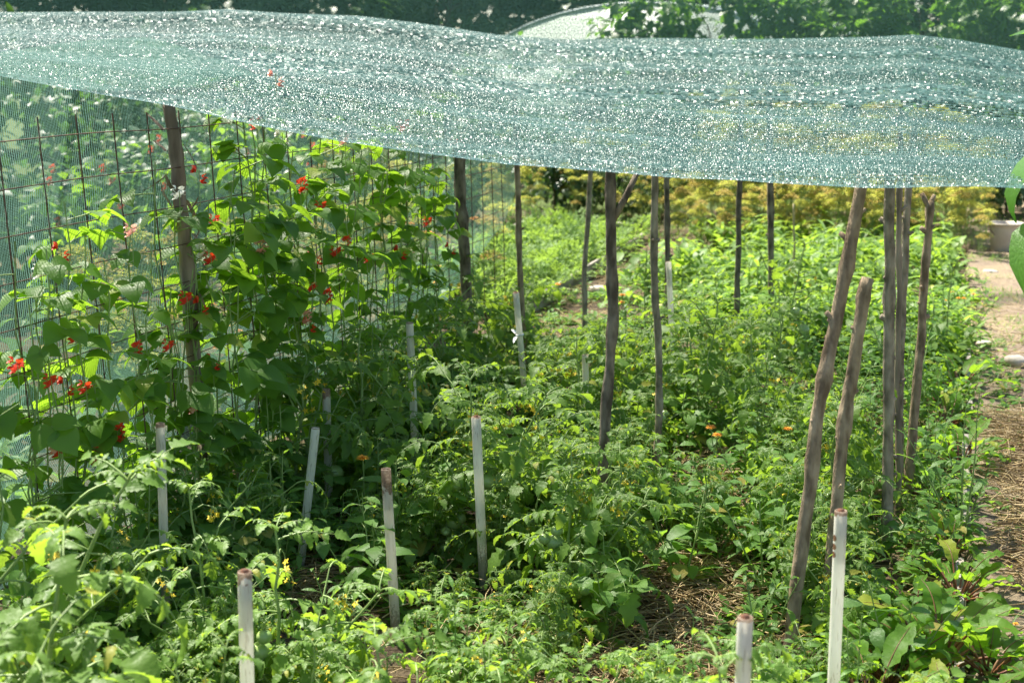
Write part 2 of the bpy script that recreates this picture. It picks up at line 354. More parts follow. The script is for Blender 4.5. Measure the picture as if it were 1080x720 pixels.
def curve(o, d, L, droop, k=5, rnd=R, jit=.0):
    s, n = frame(d); pts = [Vector(o)]; p = Vector(o)
    for i in range(k):
        th = droop*(i+.5)/k
        p = p+(d*math.cos(th)-n*math.sin(th))*(L/k)+Vector((rnd.uniform(-1, 1), rnd.uniform(-1, 1), rnd.uniform(-1, 1)))*jit*L
        pts.append(p)
    return pts

def tomato_leaf(fo, st, o, d, L, rnd, hi=True):
    droop = rnd.uniform(.7, 1.7)
    pts = curve(o, d, L, droop, 6, rnd, .012)
    st.tube(pts, [.0032, .003, .0026, .0022, .0018, .0014, .0008], 4, 0, False)
    tw = rnd.uniform(-.5, .5)
    for k, i in enumerate((2, 3, 4, 5)):
        t = (pts[i+1]-pts[i]).normalized(); s, n = frame(t)
        n = (n+s*tw).normalized(); s = t.cross(n).normalized()
        for sg in (-1, 1):
            if rnd.random() < .06: continue
            l = L*rnd.uniform(.22, .32)*(1.0, 1.12, 1.0, .8)[k]
            ld = (t*rnd.uniform(.35, .75)+s*sg+n*rnd.uniform(-.1, .25)).normalized()
            fo.leaf(pts[i]+s*sg*.003, ld, (n+s*sg*rnd.uniform(-.2, .3)), l, l*rnd.uniform(.44, .6), P_TOM if hi else P_TOM2,
                    rnd.uniform(.1, .5), rnd.uniform(.3, 1.5), 0, .12, rnd)
            if rnd.random() < .7:
                q = pts[i]*.5+pts[i-1]*.5; l2 = l*.38
                fo.leaf(q, (t*.3+s*sg).normalized(), n, l2, l2*.7, P_SMALL, .2, .5, 0, .1, rnd)
    t = (pts[-1]-pts[-2]).normalized(); s, n = frame(t); n = (n+s*tw).normalized()
    l = L*rnd.uniform(.34, .44)
    fo.leaf(pts[-1], t, n, l, l*.72, P_TOM if hi else P_TOM2, rnd.uniform(.1, .45), rnd.uniform(.3, 1.2), 0, .12, rnd)

def tomato_flower_mesh(rnd):
    b = MB(); 
    for k in range(rnd.randint(3, 6)):
        o = Vector((rnd.uniform(-.03, .03), rnd.uniform(-.03, .03), rnd.uniform(-.05, .0)))
        b.tube([Vector((0, 0, 0)), o*.6+Vector((0, 0, .012)), o], .0012, 3, 1, False)
        ax = dirv(rnd.uniform(0, 6.28), rnd.uniform(-1.2, -.2)); s, n = frame(ax)
        for j in range(5):
            a = j*1.257; pd = (s*math.cos(a)+n*math.sin(a)-ax*.35).normalized()
            b.leaf(o, pd, ax, .013, .006, P_SMALL, 0, -.4, 0, 0, rnd)
        b.tube([o, o+ax*.009], [.0025, .0008], 4, 0)
    return b.mesh('tomato_flower', [M['yellow'], M['stem']])
def fruit_mesh(r, rnd):
    b = MB(); b.ball((0, 0, -r), r, 0, 1.06, .92, 14, 9)
    for j in range(5):
        b.leaf(Vector((0, 0, -.001)), dirv(j*1.257, .15), UP, r*.8, r*.28, P_SMALL, .1, .9, 1)
    b.tube([Vector((0, 0, -.002)), Vector((.004, 0, .02)), Vector((.012, .004, .03))], .002, 4, 1)
    return b.mesh('tomato', [M['green_fruit'], M['stem']])
FRUIT = [fruit_mesh(r, R) for r in (.022, .028, .033)]
TFLOW = [tomato_flower_mesh(random.Random(i)) for i in range(4)]
def tomato_proto(seed, h, nstem=1, hi=True, bushy=1.0):
    rnd = random.Random(seed); fo, st = MB(), MB(); parts = []
    fruits, flowers = [], []
    for si in range(nstem):
        az0 = rnd.uniform(0, 6.28); lean = rnd.uniform(.03, .18) if si == 0 else rnd.uniform(.3, .55)
        k = 8; pts = []
        hh = h*(1 if si == 0 else rnd.uniform(.7, .95))
        for i in range(k+1):
            t = i/k
            pts.append(Vector((math.cos(az0)*lean*hh*t**1.4+rnd.uniform(-.008, .008), math.sin(az0)*lean*hh*t**1.4+rnd.uniform(-.008, .008), hh*t-.02)))
        st.tube(pts, [.0085-.0055*i/k for i in range(k+1)], 7, 0, False)
        def pos(t):
            x = t*k; i = min(int(x), k-1); return pts[i].lerp(pts[i+1], x-i)
        nl = int(hh/.058*bushy); az = rnd.uniform(0, 6.28)
        for i in range(nl):
            t = .14+.86*(i+rnd.random()*.6)/nl
            if t > 1: t = 1
            az += 2.4+rnd.uniform(-.5, .5)
            el = rnd.uniform(.05, .7)+(.35 if t > .85 else 0)
            Lf = rnd.uniform(.19, .31)*(1.0 if t < .75 else 1.0-1.9*(t-.75))
            tomato_leaf(fo, st, pos(t), dirv(az, el), Lf, rnd, hi)
            if rnd.random() < .42 and .2 < t < .8:     # side shoot
                d = dirv(az+.4, rnd.uniform(.7, 1.25)); sp = curve(pos(t), d, rnd.uniform(.18, .36), rnd.uniform(-.3, .5), 4, rnd, .02)
                st.tube(sp, [.0045, .004, .0035, .003, .002], 5, 0, False)
                for j, q in enumerate(sp[1:]):
                    tomato_leaf(fo, st, q, dirv(az+j*2.2, rnd.uniform(.2, .8)), rnd.uniform(.11, .17), rnd, hi)
        for i in range(4):
            tomato_leaf(fo, st, pts[-1], dirv(i*1.6+rnd.random(), rnd.uniform(.6, 1.2)), rnd.uniform(.07, .12), rnd, hi)
        for q in range(3):
            t = rnd.uniform(.3, .65); a = rnd.uniform(0, 6.28); c = pos(t)+dirv(a, -.2)*.09
            st.tube([pos(t), pos(t)+dirv(a, .2)*.03, c], .002, 4, 0, False)
            for j in range(rnd.randint(1, 3)): fruits.append(c+Vector((rnd.uniform(-.03, .03), rnd.uniform(-.03, .03), rnd.uniform(-.05, .0))))
        for q in range(2):
            t = rnd.uniform(.65, .95); a = rnd.uniform(0, 6.28); c = pos(t)+dirv(a, .2)*.08
            st.tube([pos(t), pos(t)+dirv(a, .5)*.05, c], .0016, 4, 0, False); flowers.append(c)
    parts.append(('stem', st.mesh('tomato_stem', M['stem'])))
    parts.append(('foliage', fo.mesh('tomato_foliage', M['tomato'])))
    for c in fruits: parts.append(('tomato', rnd.choice(FRUIT), c))
    for c in flowers: parts.append(('flower_truss', rnd.choice(TFLOW), c))
    return ('tomato_plant', 'tomato plant', parts)
TOM = [tomato_proto(11, .66, 2), tomato_proto(12, .74, 1, True, 1.2), tomato_proto(13, .58, 2), tomato_proto(14, .70, 2),
       tomato_proto(15, .62, 1, True, 1.3), tomato_proto(16, .72, 2), tomato_proto(17, .55, 3), tomato_proto(18, .92, 1, True, .6), tomato_proto(19, .86, 2, True, .55), tomato_proto(20, .8, 1, True, .6)]

# ---------------------------------------------------------------- bean plants
def bean_flower(rnd, mat):
    b = MB(); top = .055
    b.tube([Vector((0, 0, -.05)), Vector((0, 0, top))], .0013, 4, 1, False)
    for k in range(rnd.randint(5, 8)):
        z = rnd.uniform(.0, top); a = rnd.uniform(0, 6.28); o = Vector((0, 0, z))+dirv(a, .2)*.010
        d = dirv(a, .4); s, n = frame(d)
        b.leaf(o, (d+n*.9).normalized(), -d, .017, .02, P_OV, .3, .5, 0, .15, rnd)
        b.leaf(o, (d+s*.6-n*.2).normalized(), n, .016, .012, P_OV, .3, .6, 0, .1, rnd)
        b.leaf(o, (d-s*.6-n*.2).normalized(), n, .016, .012, P_OV, .3, .6, 0, .1, rnd)
    return b.mesh('bean_flower', [mat, M['stem']])
BFL = {c: [bean_flower(random.Random(i+3), M[c]) for i in range(3)] for c in ('red', 'white', 'pink')}
def tri_leaf(fo, st, o, d, pet, L, rnd):
    p = curve(o, d, pet, rnd.uniform(-.2, .4), 3, rnd, .02); st.tube(p, .0018, 4, 0, False)
    e = p[-1]; t = (p[-1]-p[-2]).normalized(); hz = Vector((t.x, t.y, rnd.uniform(-.5, .2))).normalized()
    s, n = frame(hz); n = (n+Vector((rnd.uniform(-.4, .4), rnd.uniform(-.4, .4), 0))).normalized()
    s = hz.cross(n).normalized()
    e2 = e+hz*L*.25; st.tube([e, e2], .0013, 4, 0, False)
    fo.leaf(e2, hz, n, L, L*.82, P_BEAN, rnd.uniform(.05, .3), rnd.uniform(.3, 1.3), 0, .05, rnd)
    for sg in (-1, 1):
        fo.leaf(e, (hz*.35+s*sg).normalized(), n+s*sg*rnd.uniform(-.2, .3), L*.92, L*.78, P_BEAN, rnd.uniform(.05, .3), rnd.uniform(.3, 1.3), 0, .05, rnd)
def bean_proto(seed, h, dens, fl, spread=.16, low=.0):
    rnd = random.Random(seed); fo, st = MB(), MB(); fls = []
    for q in range(3):
        x0 = rnd.uniform(-spread, spread); pts = []; k = 10; ph = rnd.uniform(0, 6.28); hh = h*rnd.uniform(.8, 1)
        for i in range(k+1):
            t = i/k
            pts.append(Vector((x0*(.3+.7*t)+.012*math.cos(ph+i*1.6), .012*math.sin(ph+i*1.6), hh*t-.02)))
        st.tube(pts, [.0035-.0015*i/k for i in range(k+1)], 5, 0, False)
        nl = int(hh/.05*dens)
        for i in range(nl):
            t = low+(1-low)*(i+rnd.random())/nl; x = min(t*k, k-.01); j = int(x); p = pts[j].lerp(pts[j+1], x-j)
            a = rnd.choice((-1, 1))*rnd.uniform(.1, 1.4)+rnd.choice((0, math.pi))
            tri_leaf(fo, st, p, dirv(a, rnd.uniform(0, .8)), rnd.uniform(.05, .11), rnd.uniform(.06, .098), rnd)
            if rnd.random() < fl*1.3 and t > .5:
                c = p+dirv(-math.pi/2+rnd.uniform(-1, 1), .5)*rnd.uniform(.05, .10); st.tube([p, c], .0014, 4, 0, False)
                fls.append((c+Vector((0, 0, .04)), rnd.choice(['red', 'red', 'red', 'red', 'pink', 'white'])))
    parts = [('stem', st.mesh('bean_stem', M['stem'])), ('foliage', fo.mesh('bean_foliage', M['bean']))]
    for c, k in fls: parts.append(('flower_cluster', rnd.choice(BFL[k]), c))
    return ('bean_plant', 'bean plant', parts)
BEAN_D = [bean_proto(31+i, (1.30, 1.22, 1.36, 1.12)[i], .75, .09) for i in range(4)]
BEAN_S = [bean_proto(41, 1.0, .55, .16, .2), bean_proto(42, 1.3, .42, .14, .2), bean_proto(43, .85, .6, .14, .2)]
BEAN_M = [bean_proto(46+i, (1.25, 1.34, 1.1)[i], .5, .1) for i in range(3)]
BEAN_W = bean_proto(45, 1.25, .75, .16, .2)

# ---------------------------------------------------------------- other plants
def beet_proto(seed, n, L):
    rnd = random.Random(seed); fo, st = MB(), MB()
    for i in range(n):
        a = i*2.4+rnd.uniform(-.3, .3); el = rnd.uniform(.8, 1.4); pl = L*rnd.uniform(.7, 1.25)
        p = curve(Vector((0, 0, 0)), dirv(a, el), pl, rnd.uniform(.1, .6), 4, rnd, .01)
        st.tube(p, [.005, .0045, .004, .0035, .003], 5, 0, False)
        t = (p[-1]-p[-2]).normalized(); s, nn = frame(t); nn = (nn+s*rnd.uniform(-.5, .5)).normalized()
        l = L*rnd.uniform(.75, 1.15); dr = rnd.uniform(.5, 1.5)
        b0 = len(fo.v); fo.leaf(p[-1], t, nn, l, l*.38, P_BEET, rnd.uniform(.1, .4), dr, 0, .42, rnd)
        mid = [Vector(fo.v[b0+3*k+1]) for k in range(10)]
        st.tube([q+nn*.0008 for q in mid], [.0018-.00015*k for k in range(10)], 4, 0, False)
    return ('beet_plant', 'beet plant', [('stem', st.mesh('beet_stem', M['redstem'])), ('foliage', fo.mesh('beet_foliage', M['beet']))])
BEET = [beet_proto(51, 16, .115), beet_proto(52, 18, .13), beet_proto(53, 15, .11)]
def broad_proto(seed, h, n, L, mat, name, cat, prof=P_OV, wf=.5, el=(.1, .9)):
    rnd = random.Random(seed); fo, st = MB(), MB()
    for q in range(3):
        d = dirv(rnd.uniform(0, 6.28), rnd.uniform(1.0, 1.5)); p = curve(Vector((0, 0, -.01)), d, h*rnd.uniform(.7, 1), rnd.uniform(-.2, .3), 6, rnd, .015)
        st.tube(p, [.0045-.0005*i for i in range(7)], 5, 0, False)
        for i in range(n):
            x = .6+5.39*(i+rnd.random()*.5)/n; j = min(int(x), 5); o = p[j].lerp(p[j+1], min(x-j, 1)); a = i*2.4+rnd.uniform(-.4, .4)
            l = L*rnd.uniform(.7, 1.1)*(1 if i < n*.7 else .7)
            pe = curve(o, dirv(a, rnd.uniform(*el)), l*.35, .2, 2, rnd); st.tube(pe, .0015, 3, 0, False)
            t = (pe[-1]-pe[-2]).normalized(); s, nn = frame(t)
            fo.leaf(pe[-1], t, nn+s*rnd.uniform(-.4, .4), l, l*wf, prof, rnd.uniform(.05, .3), rnd.uniform(.4, 1.4), 0, .12, rnd)
    return (name, cat, [('stem', st.mesh('stem', M['stem'])), ('foliage', fo.mesh(name+'_foliage', mat))])
WISP = [broad_proto(161+i, (.5, .62, .42)[i], 15, .075, M['weed'], 'tall_weed', 'weed', P_LAN, .3, (.3, 1.1)) for i in range(3)]
PEP = [broad_proto(61+i, .42, 13, .11, M['weed'], 'pepper_plant', 'pepper plant', P_OV, .56) for i in range(3)]
def seedling_proto(seed):
    rnd = random.Random(seed); fo = MB()
    for q in range(rnd.randint(2, 4)):
        o = Vector((rnd.uniform(-.07, .07), rnd.uniform(-.07, .07), 0)); h = rnd.uniform(.12, .3)
        fo.tube([o, o+Vector((rnd.uniform(-.02, .02), 0, h))], [.006, .003], 5, 1, False)
        for i in range(7):
            a = i*3.14+rnd.uniform(-.7, .7); z = h*(.15+.85*i/6)
            l = rnd.uniform(.12, .24)
            fo.leaf(o+Vector((0, 0, z)), dirv(a, rnd.uniform(.5, 1.2)), UP, l, rnd.uniform(.016, .028), P_GRS, .35, rnd.uniform(.8, 2.0), 0, .1, rnd)
    for q in range(22):
        o = Vector((rnd.uniform(-.16, .16), rnd.uniform(-.12, .12), 0)); l = rnd.uniform(.06, .12)
        fo.leaf(o+Vector((0, 0, rnd.uniform(.03, .2))), dirv(rnd.uniform(0, 6.28), rnd.uniform(.5, 1.2)), UP, l, l*.5, P_OV, .2, rnd.uniform(.4, 1.2), 0, .1, rnd)
    return ('maize_seedling', 'leafy seedling', [(None, fo.mesh('maize_seedling', [M['lime'], M['stem']]))])
SEED = [seedling_proto(71+i) for i in range(5)]
def carrot_proto(seed):
    rnd = random.Random(seed); fo = MB()
    for q in range(13):
        a = rnd.uniform(0, 6.28); L = rnd.uniform(.18, .32)
        p = curve(Vector((rnd.uniform(-.02, .02), rnd.uniform(-.02, .02), 0)), dirv(a, rnd.uniform(.6, 1.35)), L, rnd.uniform(.4, 1.3), 8, rnd, .01)
        fo.tube(p, .0016, 3, 0, False)
        for i in range(3, 9):
            t = (p[i]-p[i-1]).normalized(); s, n = frame(t); pl = L*.28*(1.15-i/9)
            for sg in (-1, 1):
                d = (t*.7+s*sg+n*rnd.uniform(-.1, .3)).normalized()
                for j in range(5):
                    o = p[i]+d*pl*(.25+.18*j); sd = (d+s*rnd.uniform(-1, 1)+t*rnd.uniform(-1, 1)+n*rnd.uniform(-.4, .8)).normalized()
                    fo.leaf(o, sd, n, .026, .011, P_SMALL, 0, .3, 0, 0, rnd)
    return ('carrot_plant', 'carrot plant', [(None, fo.mesh('carrot_plant', M['carrot']))])
CAR = [carrot_proto(81+i) for i in range(4)]
def umbel_mesh(seed, r, mat):
    rnd = random.Random(seed); b = MB(); n = 22
    for i in range(n):
        rr = math.sqrt((i+.5)/n)*r; a = i*2.4; e = Vector((rr*math.cos(a), rr*math.sin(a), .09-.055*(rr/r)**2+rnd.uniform(-.006, .006)))
        b.tube([Vector((0, 0, 0)), e], .0011, 3, 1, False)
        for k in range(12):
            o = e+Vector((rnd.uniform(-1, 1)*.017, rnd.uniform(-1, 1)*.017, rnd.uniform(0, .012)))
            b.leaf(o, dirv(rnd.uniform(0, 6.28), rnd.uniform(-.9, .9)), UP, .017, .014, P_SMALL, 0, 0, 0, 0, rnd)
    return b.mesh('dill_umbel', [mat, M['stem']])
UMB = [umbel_mesh(1, .10, M['umbel']), umbel_mesh(2, .075, M['umbel']), umbel_mesh(3, .12, M['umbel']), umbel_mesh(4, .085, M['umbel']), umbel_mesh(5, .10, M['umbelbrown'])]
def dill_proto(seed, h):
    rnd = random.Random(seed); fo, st = MB(), MB(); ums = []
    p = curve(Vector((0, 0, -.01)), dirv(rnd.uniform(0, 6.28), 1.48), h, rnd.uniform(-.05, .12), 8, rnd, .006)
    st.tube(p, [.006-.0005*i for i in range(9)], 5, 0, False); ums.append((p[-1], rnd.choice(UMB)))
    for i in range(2, 8):
        a = i*2.4; d = dirv(a, rnd.uniform(.7, 1.2)); q = curve(p[i], d, rnd.uniform(.14, .3), -.5, 4, rnd, .01)
        st.tube(q, [.003, .0027, .0024, .002, .0016], 4, 0, False)
        if rnd.random() < .85: ums.append((q[-1], rnd.choice(UMB)))
        for j in range(40):
            t = rnd.random(); o = p[i]+dirv(a+rnd.uniform(-1, 1), rnd.uniform(-.2, .5))*rnd.uniform(.02, .16)
            fo.leaf(o, dirv(rnd.uniform(0, 6.28), rnd.uniform(-.4, 1)), UP, rnd.uniform(.03, .06), .0035, P_SMALL, 0, .4, 0, 0, rnd)
    parts = [('stem', st.mesh('dill_stem', M['stem'])), ('foliage', fo.mesh('dill_foliage', M['dillleaf']))]
    for c, m in ums: parts.append(('flower_umbel', m, c))
    return ('dill_plant', 'dill plant', parts)
DILL = [dill_proto(91+i, (.95, .72, .55, .85, .65)[i]) for i in range(5)]
def mari_flower(seed, r=.028):
    rnd = random.Random(seed); b = MB()
    for ring, (n, l, el) in enumerate(((18, r, .12), (14, r*.8, .4))):
        for i in range(n):
            b.leaf(Vector((0, 0, .002+ring*.001)), dirv(i*6.283/n+ring*.2, el+rnd.uniform(-.1, .1)), UP, l*rnd.uniform(.9, 1.05), r*.26, P_GRS, .1, .35, 0, 0, rnd)
    b.ball((0, 0, .004), r*.32, 1, 1, .5, 8, 5)
    b.ball((0, 0, -.003), r*.36, 2, 1, .7, 8, 5)
    return b.mesh('marigold_flower', [M['orange'], M['orangec'], M['stem']])
MFL = [mari_flower(1), mari_flower(2, .032), mari_flower(3, .024)]
def mari_proto(seed, h, n=3):
    rnd = random.Random(seed); fo, st = MB(), MB(); fl = []
    for q in range(n):
        p = curve(Vector((0, 0, 0)), dirv(rnd.uniform(0, 6.28), rnd.uniform(1.15, 1.45)), h*(1 if q == 0 else rnd.uniform(.75, .95)), -.15, 6, rnd, .012)
        st.tube(p, [.0035]*4+[.003]*3, 5, 0, False); fl.append(p[-1])
        for i in range(14):
            x = 5*(i/14)**1.3; j = int(x); o = p[j].lerp(p[j+1], x-j); l = rnd.uniform(.07, .13)*(1-.4*i/14)
            fo.leaf(o, dirv(i*2.4+rnd.random(), rnd.uniform(.2, .9)), UP, l, l*.3, P_LAN, .2, rnd.uniform(.3, 1.3), 0, .1, rnd)
    parts = [('stem', st.mesh('marigold_stem', M['stem'])), ('foliage', fo.mesh('marigold_foliage', M['calleaf']))]
    for c in fl: parts.append(('flower', rnd.choice(MFL), c))
    return ('marigold_plant', 'marigold', parts)
MAR = [mari_proto(101, .40, 2), mari_proto(102, .34, 3), mari_proto(103, .44, 1)]

# ================================================================ SETTING
def lin(a, b, st):
    o = []; x = a
    while x < b-1e-6: o.append(x); x += st
    return o
xs = [-120, -80, -50, -35, -25, -18, -13, -10, -8, -7, -6, -5.4]+lin(-5, 5, .09)+[5, 5.6, 6.4, 7.5, 9, 12, 16, 22, 30, 45, 75, 120]
ys = [-40, -20, -10, -5, -2, 0]+lin(1, 15, .09)+[15, 15.5, 16.2, 17, 18, 19.5, 21, 24, 28, 35, 50, 80, 140, 220]
b = MB()
for y in ys:
    for x in xs: b.v.append((x, y, gz(x, y)))
nx = len(xs)
for j in range(len(ys)-1):
    for i in range(nx-1):
        b.f.append((j*nx+i, j*nx+i+1, (j+1)*nx+i+1, (j+1)*nx+i)); b.m.append(0)
tag(ob('ground', b.mesh('ground', M['soil'])), kind='structure')
def edge_t(s): return .20+.022*max(0, s-4)
b = MB(); ss = lin(1.0, 19, .1); tt = [-.04, 0, .06, .14, .24, .36, .5, .64, .8, .95, 1.1, 1.25, 1.4, 1.5, 1.56]
for s in ss:
    for i, t in enumerate(tt):
        q = bed(s, edge_t(s)+t); edge = i in (0, len(tt)-1)
        b.v.append((q.x, q.y, -.03 if edge else .034+.012*noise.noise((q.x*3, q.y*3, 5))+.006*noise.noise((q.x*11, q.y*11, 8))))
for j in range(len(ss)-1):
    for i in range(len(tt)-1):
        k = len(tt); b.f.append((j*k+i, j*k+i+1, (j+1)*k+i+1, (j+1)*k+i)); b.m.append(0)
tag(ob('path', b.mesh('path', M['pathsoil'])), kind='structure')

# ================================================================ NETS
def interp(tab, x):
    if x <= tab[0][0]: return tab[0][1]+(x-tab[0][0])*(tab[1][1]-tab[0][1])/(tab[1][0]-tab[0][0])
    for (a, ya), (c, yc) in zip(tab, tab[1:]):
        if x <= c: return ya+(yc-ya)*(x-a)/(c-a)
    return tab[-1][1]
NEAR = [(-200, 40), (0, 80), (180, 112), (360, 150), (450, 163), (540, 174), (720, 188), (900, 197), (1080, 199), (1200, 201)]
FAR = [(-200, 15), (0, 14), (190, 13), (240, 10), (290, 14), (380, 18), (440, 25), (520, 37), (600, 43), (690, 41), (760, 42), (900, 40), (965, 37), (1010, 43), (1080, 55), (1200, 70)]
def netedge(px, tab, Y0):
    k = (px-540)/FPX; Y = Y0/(1+.29*k)          # an edge square to the rows
    return at(px, interp(tab, px), Y)
NU, NV = 220, 940
def net_pt(u, v):
    px = -190+u*1300
    a = netedge(px, NEAR, 3.75); c = netedge(px, FAR, 9.0)
    p = a.lerp(c, v)
    w = math.sin(math.pi*min(1, v*1.0))
    un = u*6
    f = .030*noise.noise((un*.35, v*11+un*.12, 1.7))+.045*noise.noise((un*.25, v*4.2, 4.1))+.010*noise.noise((un*1.3, v*26+un*.3, 9.3))
    f -= .055*w                                  # sag between the supports
    k = min(1, v*14)*min(1, (1-v)*10)
    pl = .0085*math.sin(v*5.3/.045*6.2832+1.1*noise.noise((un*.5, v*5, 6)))*(.55+.9*abs(noise.noise((un*.4, v*7, 2.2))))
    p.z += pl*min(1, v*60) + f*k + (1-k)*.006*noise.noise((un*2.2, v*30, 3.3))
    return p
b = MB(); uvs = []
for j in range(NV+1):
    for i in range(NU+1):
        b.v.append(tuple(net_pt(i/NU, j/NV))); uvs.append((i/NU*4.6, j/NV*5.3))
for j in range(NV):
    for i in range(NU):
        q = j*(NU+1)+i; b.f.append((q, q+1, q+NU+2, q+NU+1)); b.m.append(0)
def uvset(me, uvs):
    l = me.uv_layers.new(name='UVMap')
    for lp in me.loops: l.data[lp.index].uv = uvs[lp.vertex_index]
me = b.mesh('shade_net', M['net']); uvset(me, uvs)
tag(ob('shade_net', me), 'glittering teal knitted shade net stretched as a canopy over the tomato beds', 'shade net')
NETV = [(Vector(v)) for v in b.v[::1]]
def net_z(x, y):
    best = None; bd = 9
    for q in NETV[::7]:
        d = (q.x-x)**2+(q.y-y)**2
        if d < bd: bd = d; best = q
    return best.z if bd < .02 else None

# side net behind the trellis: hangs from the canopy, its foot drawn away to the left
b = MB(); uvs = []; SN = 110; TN = 34
for i in range(SN+1):
    s = 2.6+i/SN*6.6; acc = 0; prev = None
    p0 = bed(s, -2.34)
    top = 1.5+.14*max(0, min(1, (5.2-s)/1.2))
    fold = .035*noise.noise((s*2.1, 0, 3))+.02*noise.noise((s*6, 1, 2))
    for j in range(TN+1):
        w = j/TN
        low = 0.02
        if s > 7.3:                               # free far end, gathered up in a curve towards the canopy
            kk = min(1, (s-7.3)/1.9); low = 1.42*kk**.55
        z = top+(low-top)*w
        dt = fold*(.4+w)+.02*noise.noise((s*3, z*5, 7))
        if z < .7: dt -= (.7-z)*.45
        q = p0+Vector((CA, -SA, 0))*dt; q.z = z+.05*math.sin(s*1.9)*(1-w)
        b.v.append(tuple(q)); uvs.append((s, z+ (0 if z > .85 else (z-.85)*.3)))
for i in range(SN):
    for j in range(TN):
        q = i*(TN+1)+j; b.f.append((q, q+1, q+TN+2, q+TN+1)); b.m.append(0)
me = b.mesh('side_net', M['sidenet']); uvset(me, uvs)
tag(ob('side_net', me), 'see-through teal net hanging behind the wire trellis with beans', 'side net')

# second net, hung upright beyond the far edge of the canopy
r = thing('windbreak_net', 'dark green net hung upright beyond the far edge of the canopy', 'windbreak net', (0, 10.6, 0))
b = MB(); uvs = []
for i in range(81):
    x = -5.2+i*.13
    for j in range(9):
        z = 1.62+j/8*(.95+.05*math.sin(x*1.7)); b.v.append((x, .03*math.sin(x*3)+.03*noise.noise((x*2, z*3, 1)), z)); uvs.append((x, z))
for i in range(80):
    for j in range(8):
        q = i*9+j; b.f.append((q, q+9, q+10, q+1)); b.m.append(0)
me = b.mesh('net_sheet', M['net_far']); uvset(me, uvs); ob('net_sheet', me, r)
b = MB(); b.tube([Vector((-5.2, 0, 2.6)), Vector((0, 0, 2.56)), Vector((5.2, 0, 2.6))], .003, 5); ob('support_wire', b.mesh('w', M['wire']), r)
for x in (-5.2, 5.2):
    b = MB(); b.tube([Vector((x, 0, -.2)), Vector((x, 0, 2.65))], [.03, .025], 8); ob('post', b.mesh('p', M['bark']), r)

# ================================================================ TRELLIS
TR = lambda d, z: bed(d, -2.2)+Vector((0, 0, z))
b = MB(); s0, s1 = 2.7, 7.4
def wob(s, z): return Vector((.012*noise.noise((s*1.5, z, 0)), .012*noise.noise((s*1.5, z, 5)), .018*noise.noise((s*1.1, z*.7, 8))))
s = s0
while s < s1:
    pts = []
    for k in range(12):
        z = .05+1.42*k/11; pts.append(TR(s+.10*(1-z/1.4)+.05*math.sin(s*1.2), z)+wob(s, z))
    b.tube(pts, .0021, 4, 0, False); s += .185
z = .12
while z < 1.46:
    pts = [TR(s0+(s1-s0)*k/50, z)+wob(s0+(s1-s0)*k/50, z)+Vector((CA, -SA, 0))*.004 for k in range(51)]
    b.tube(pts, .0016, 4, 0, False); z += .118
tag(ob('wire_trellis', b.mesh('wire_trellis', M['wire'], True)), 'rusty wire mesh trellis carrying the climbing beans', 'trellis')

# ================================================================ STAKES
def stake(name, label, cat, path, r0, r1, mat, seed, stubs=(), cut=True, peel=0, group=None, n=12):
    """path: list of Vectors from base (in the ground) to top"""
    rnd = random.Random(seed); base = path[0].copy()
    root = thing(name, label, cat, base, group=group)
    K = 26; pts = []; rs = []
    def P(t):
        x = t*(len(path)-1); i = min(int(x), len(path)-2); return path[i].lerp(path[i+1], x-i)
    knots = [rnd.random() for _ in range(6)]
    for i in range(K+1):
        t = i/K; p = P(t)-base
        p += Vector((noise.noise((t*3, seed, 0)), noise.noise((t*3, seed, 7)), 0))*.010
        p += Vector((noise.noise((t*9, seed, 3)), noise.noise((t*9, seed, 5)), 0))*.004
        r = .88*(r0+(r1-r0)*t); r *= 1+.14*noise.noise((t*10, seed, 1))
        for kk in knots: r *= 1+.22*math.exp(-((t-kk)/.012)**2)
        pts.append(p); rs.append(r)
    m = MB(); m.tube(pts, rs, n, 0, True)
    m.m[-1] = 1
    for i, v in enumerate(m.v):                 # bark roughness
        v = Vector(v); ax = pts[i//n]; d = v-ax; v = ax+d*(1+.16*noise.noise((v.x*60, v.y*60, v.z*14+seed))); m.v[i] = tuple(v)
    shaft = ob('shaft', m.mesh('stake_shaft', [mat, M['cutwood']]), root)
    if n >= 12 and mat is not M['dryst']:
        stubs = list(stubs)+[(rnd.uniform(.2, .95), rnd.uniform(2.6, 6.8), rnd.uniform(.2, .9), rnd.uniform(.018, .035), rnd.uniform(.0045, .008)) for _ in range(5)]
    for (t, az, el, l, r) in stubs:
        m = MB(); o = P(t)-base; d = dirv(az, el)
        m.tube([o, o+d*l*.5, o+d*l+Vector((0, 0, l*.08))], [r*1.15, r, r*.8], 8, 0, True)
        ob('branch_stub' if l < .12 else 'branch', m.mesh('branch', [mat]), root)
    if peel:
        for i in range(peel):
            m = MB()
            t = rnd.uniform(.25, .95); o = P(t)-base; a = rnd.uniform(0, 6.28); d = dirv(a, 0)*(r0*1.0)
            m.leaf(o+d, Vector((d.x*3, d.y*3, rnd.choice((-1, 1))*.1)).normalized(), d, rnd.uniform(.05, .11), .02, P_GRS, .3, rnd.uniform(-.6, .6), 0, .2, rnd)
            ob('peeling_bark', m.mesh('peel', [mat]), root)
    return root
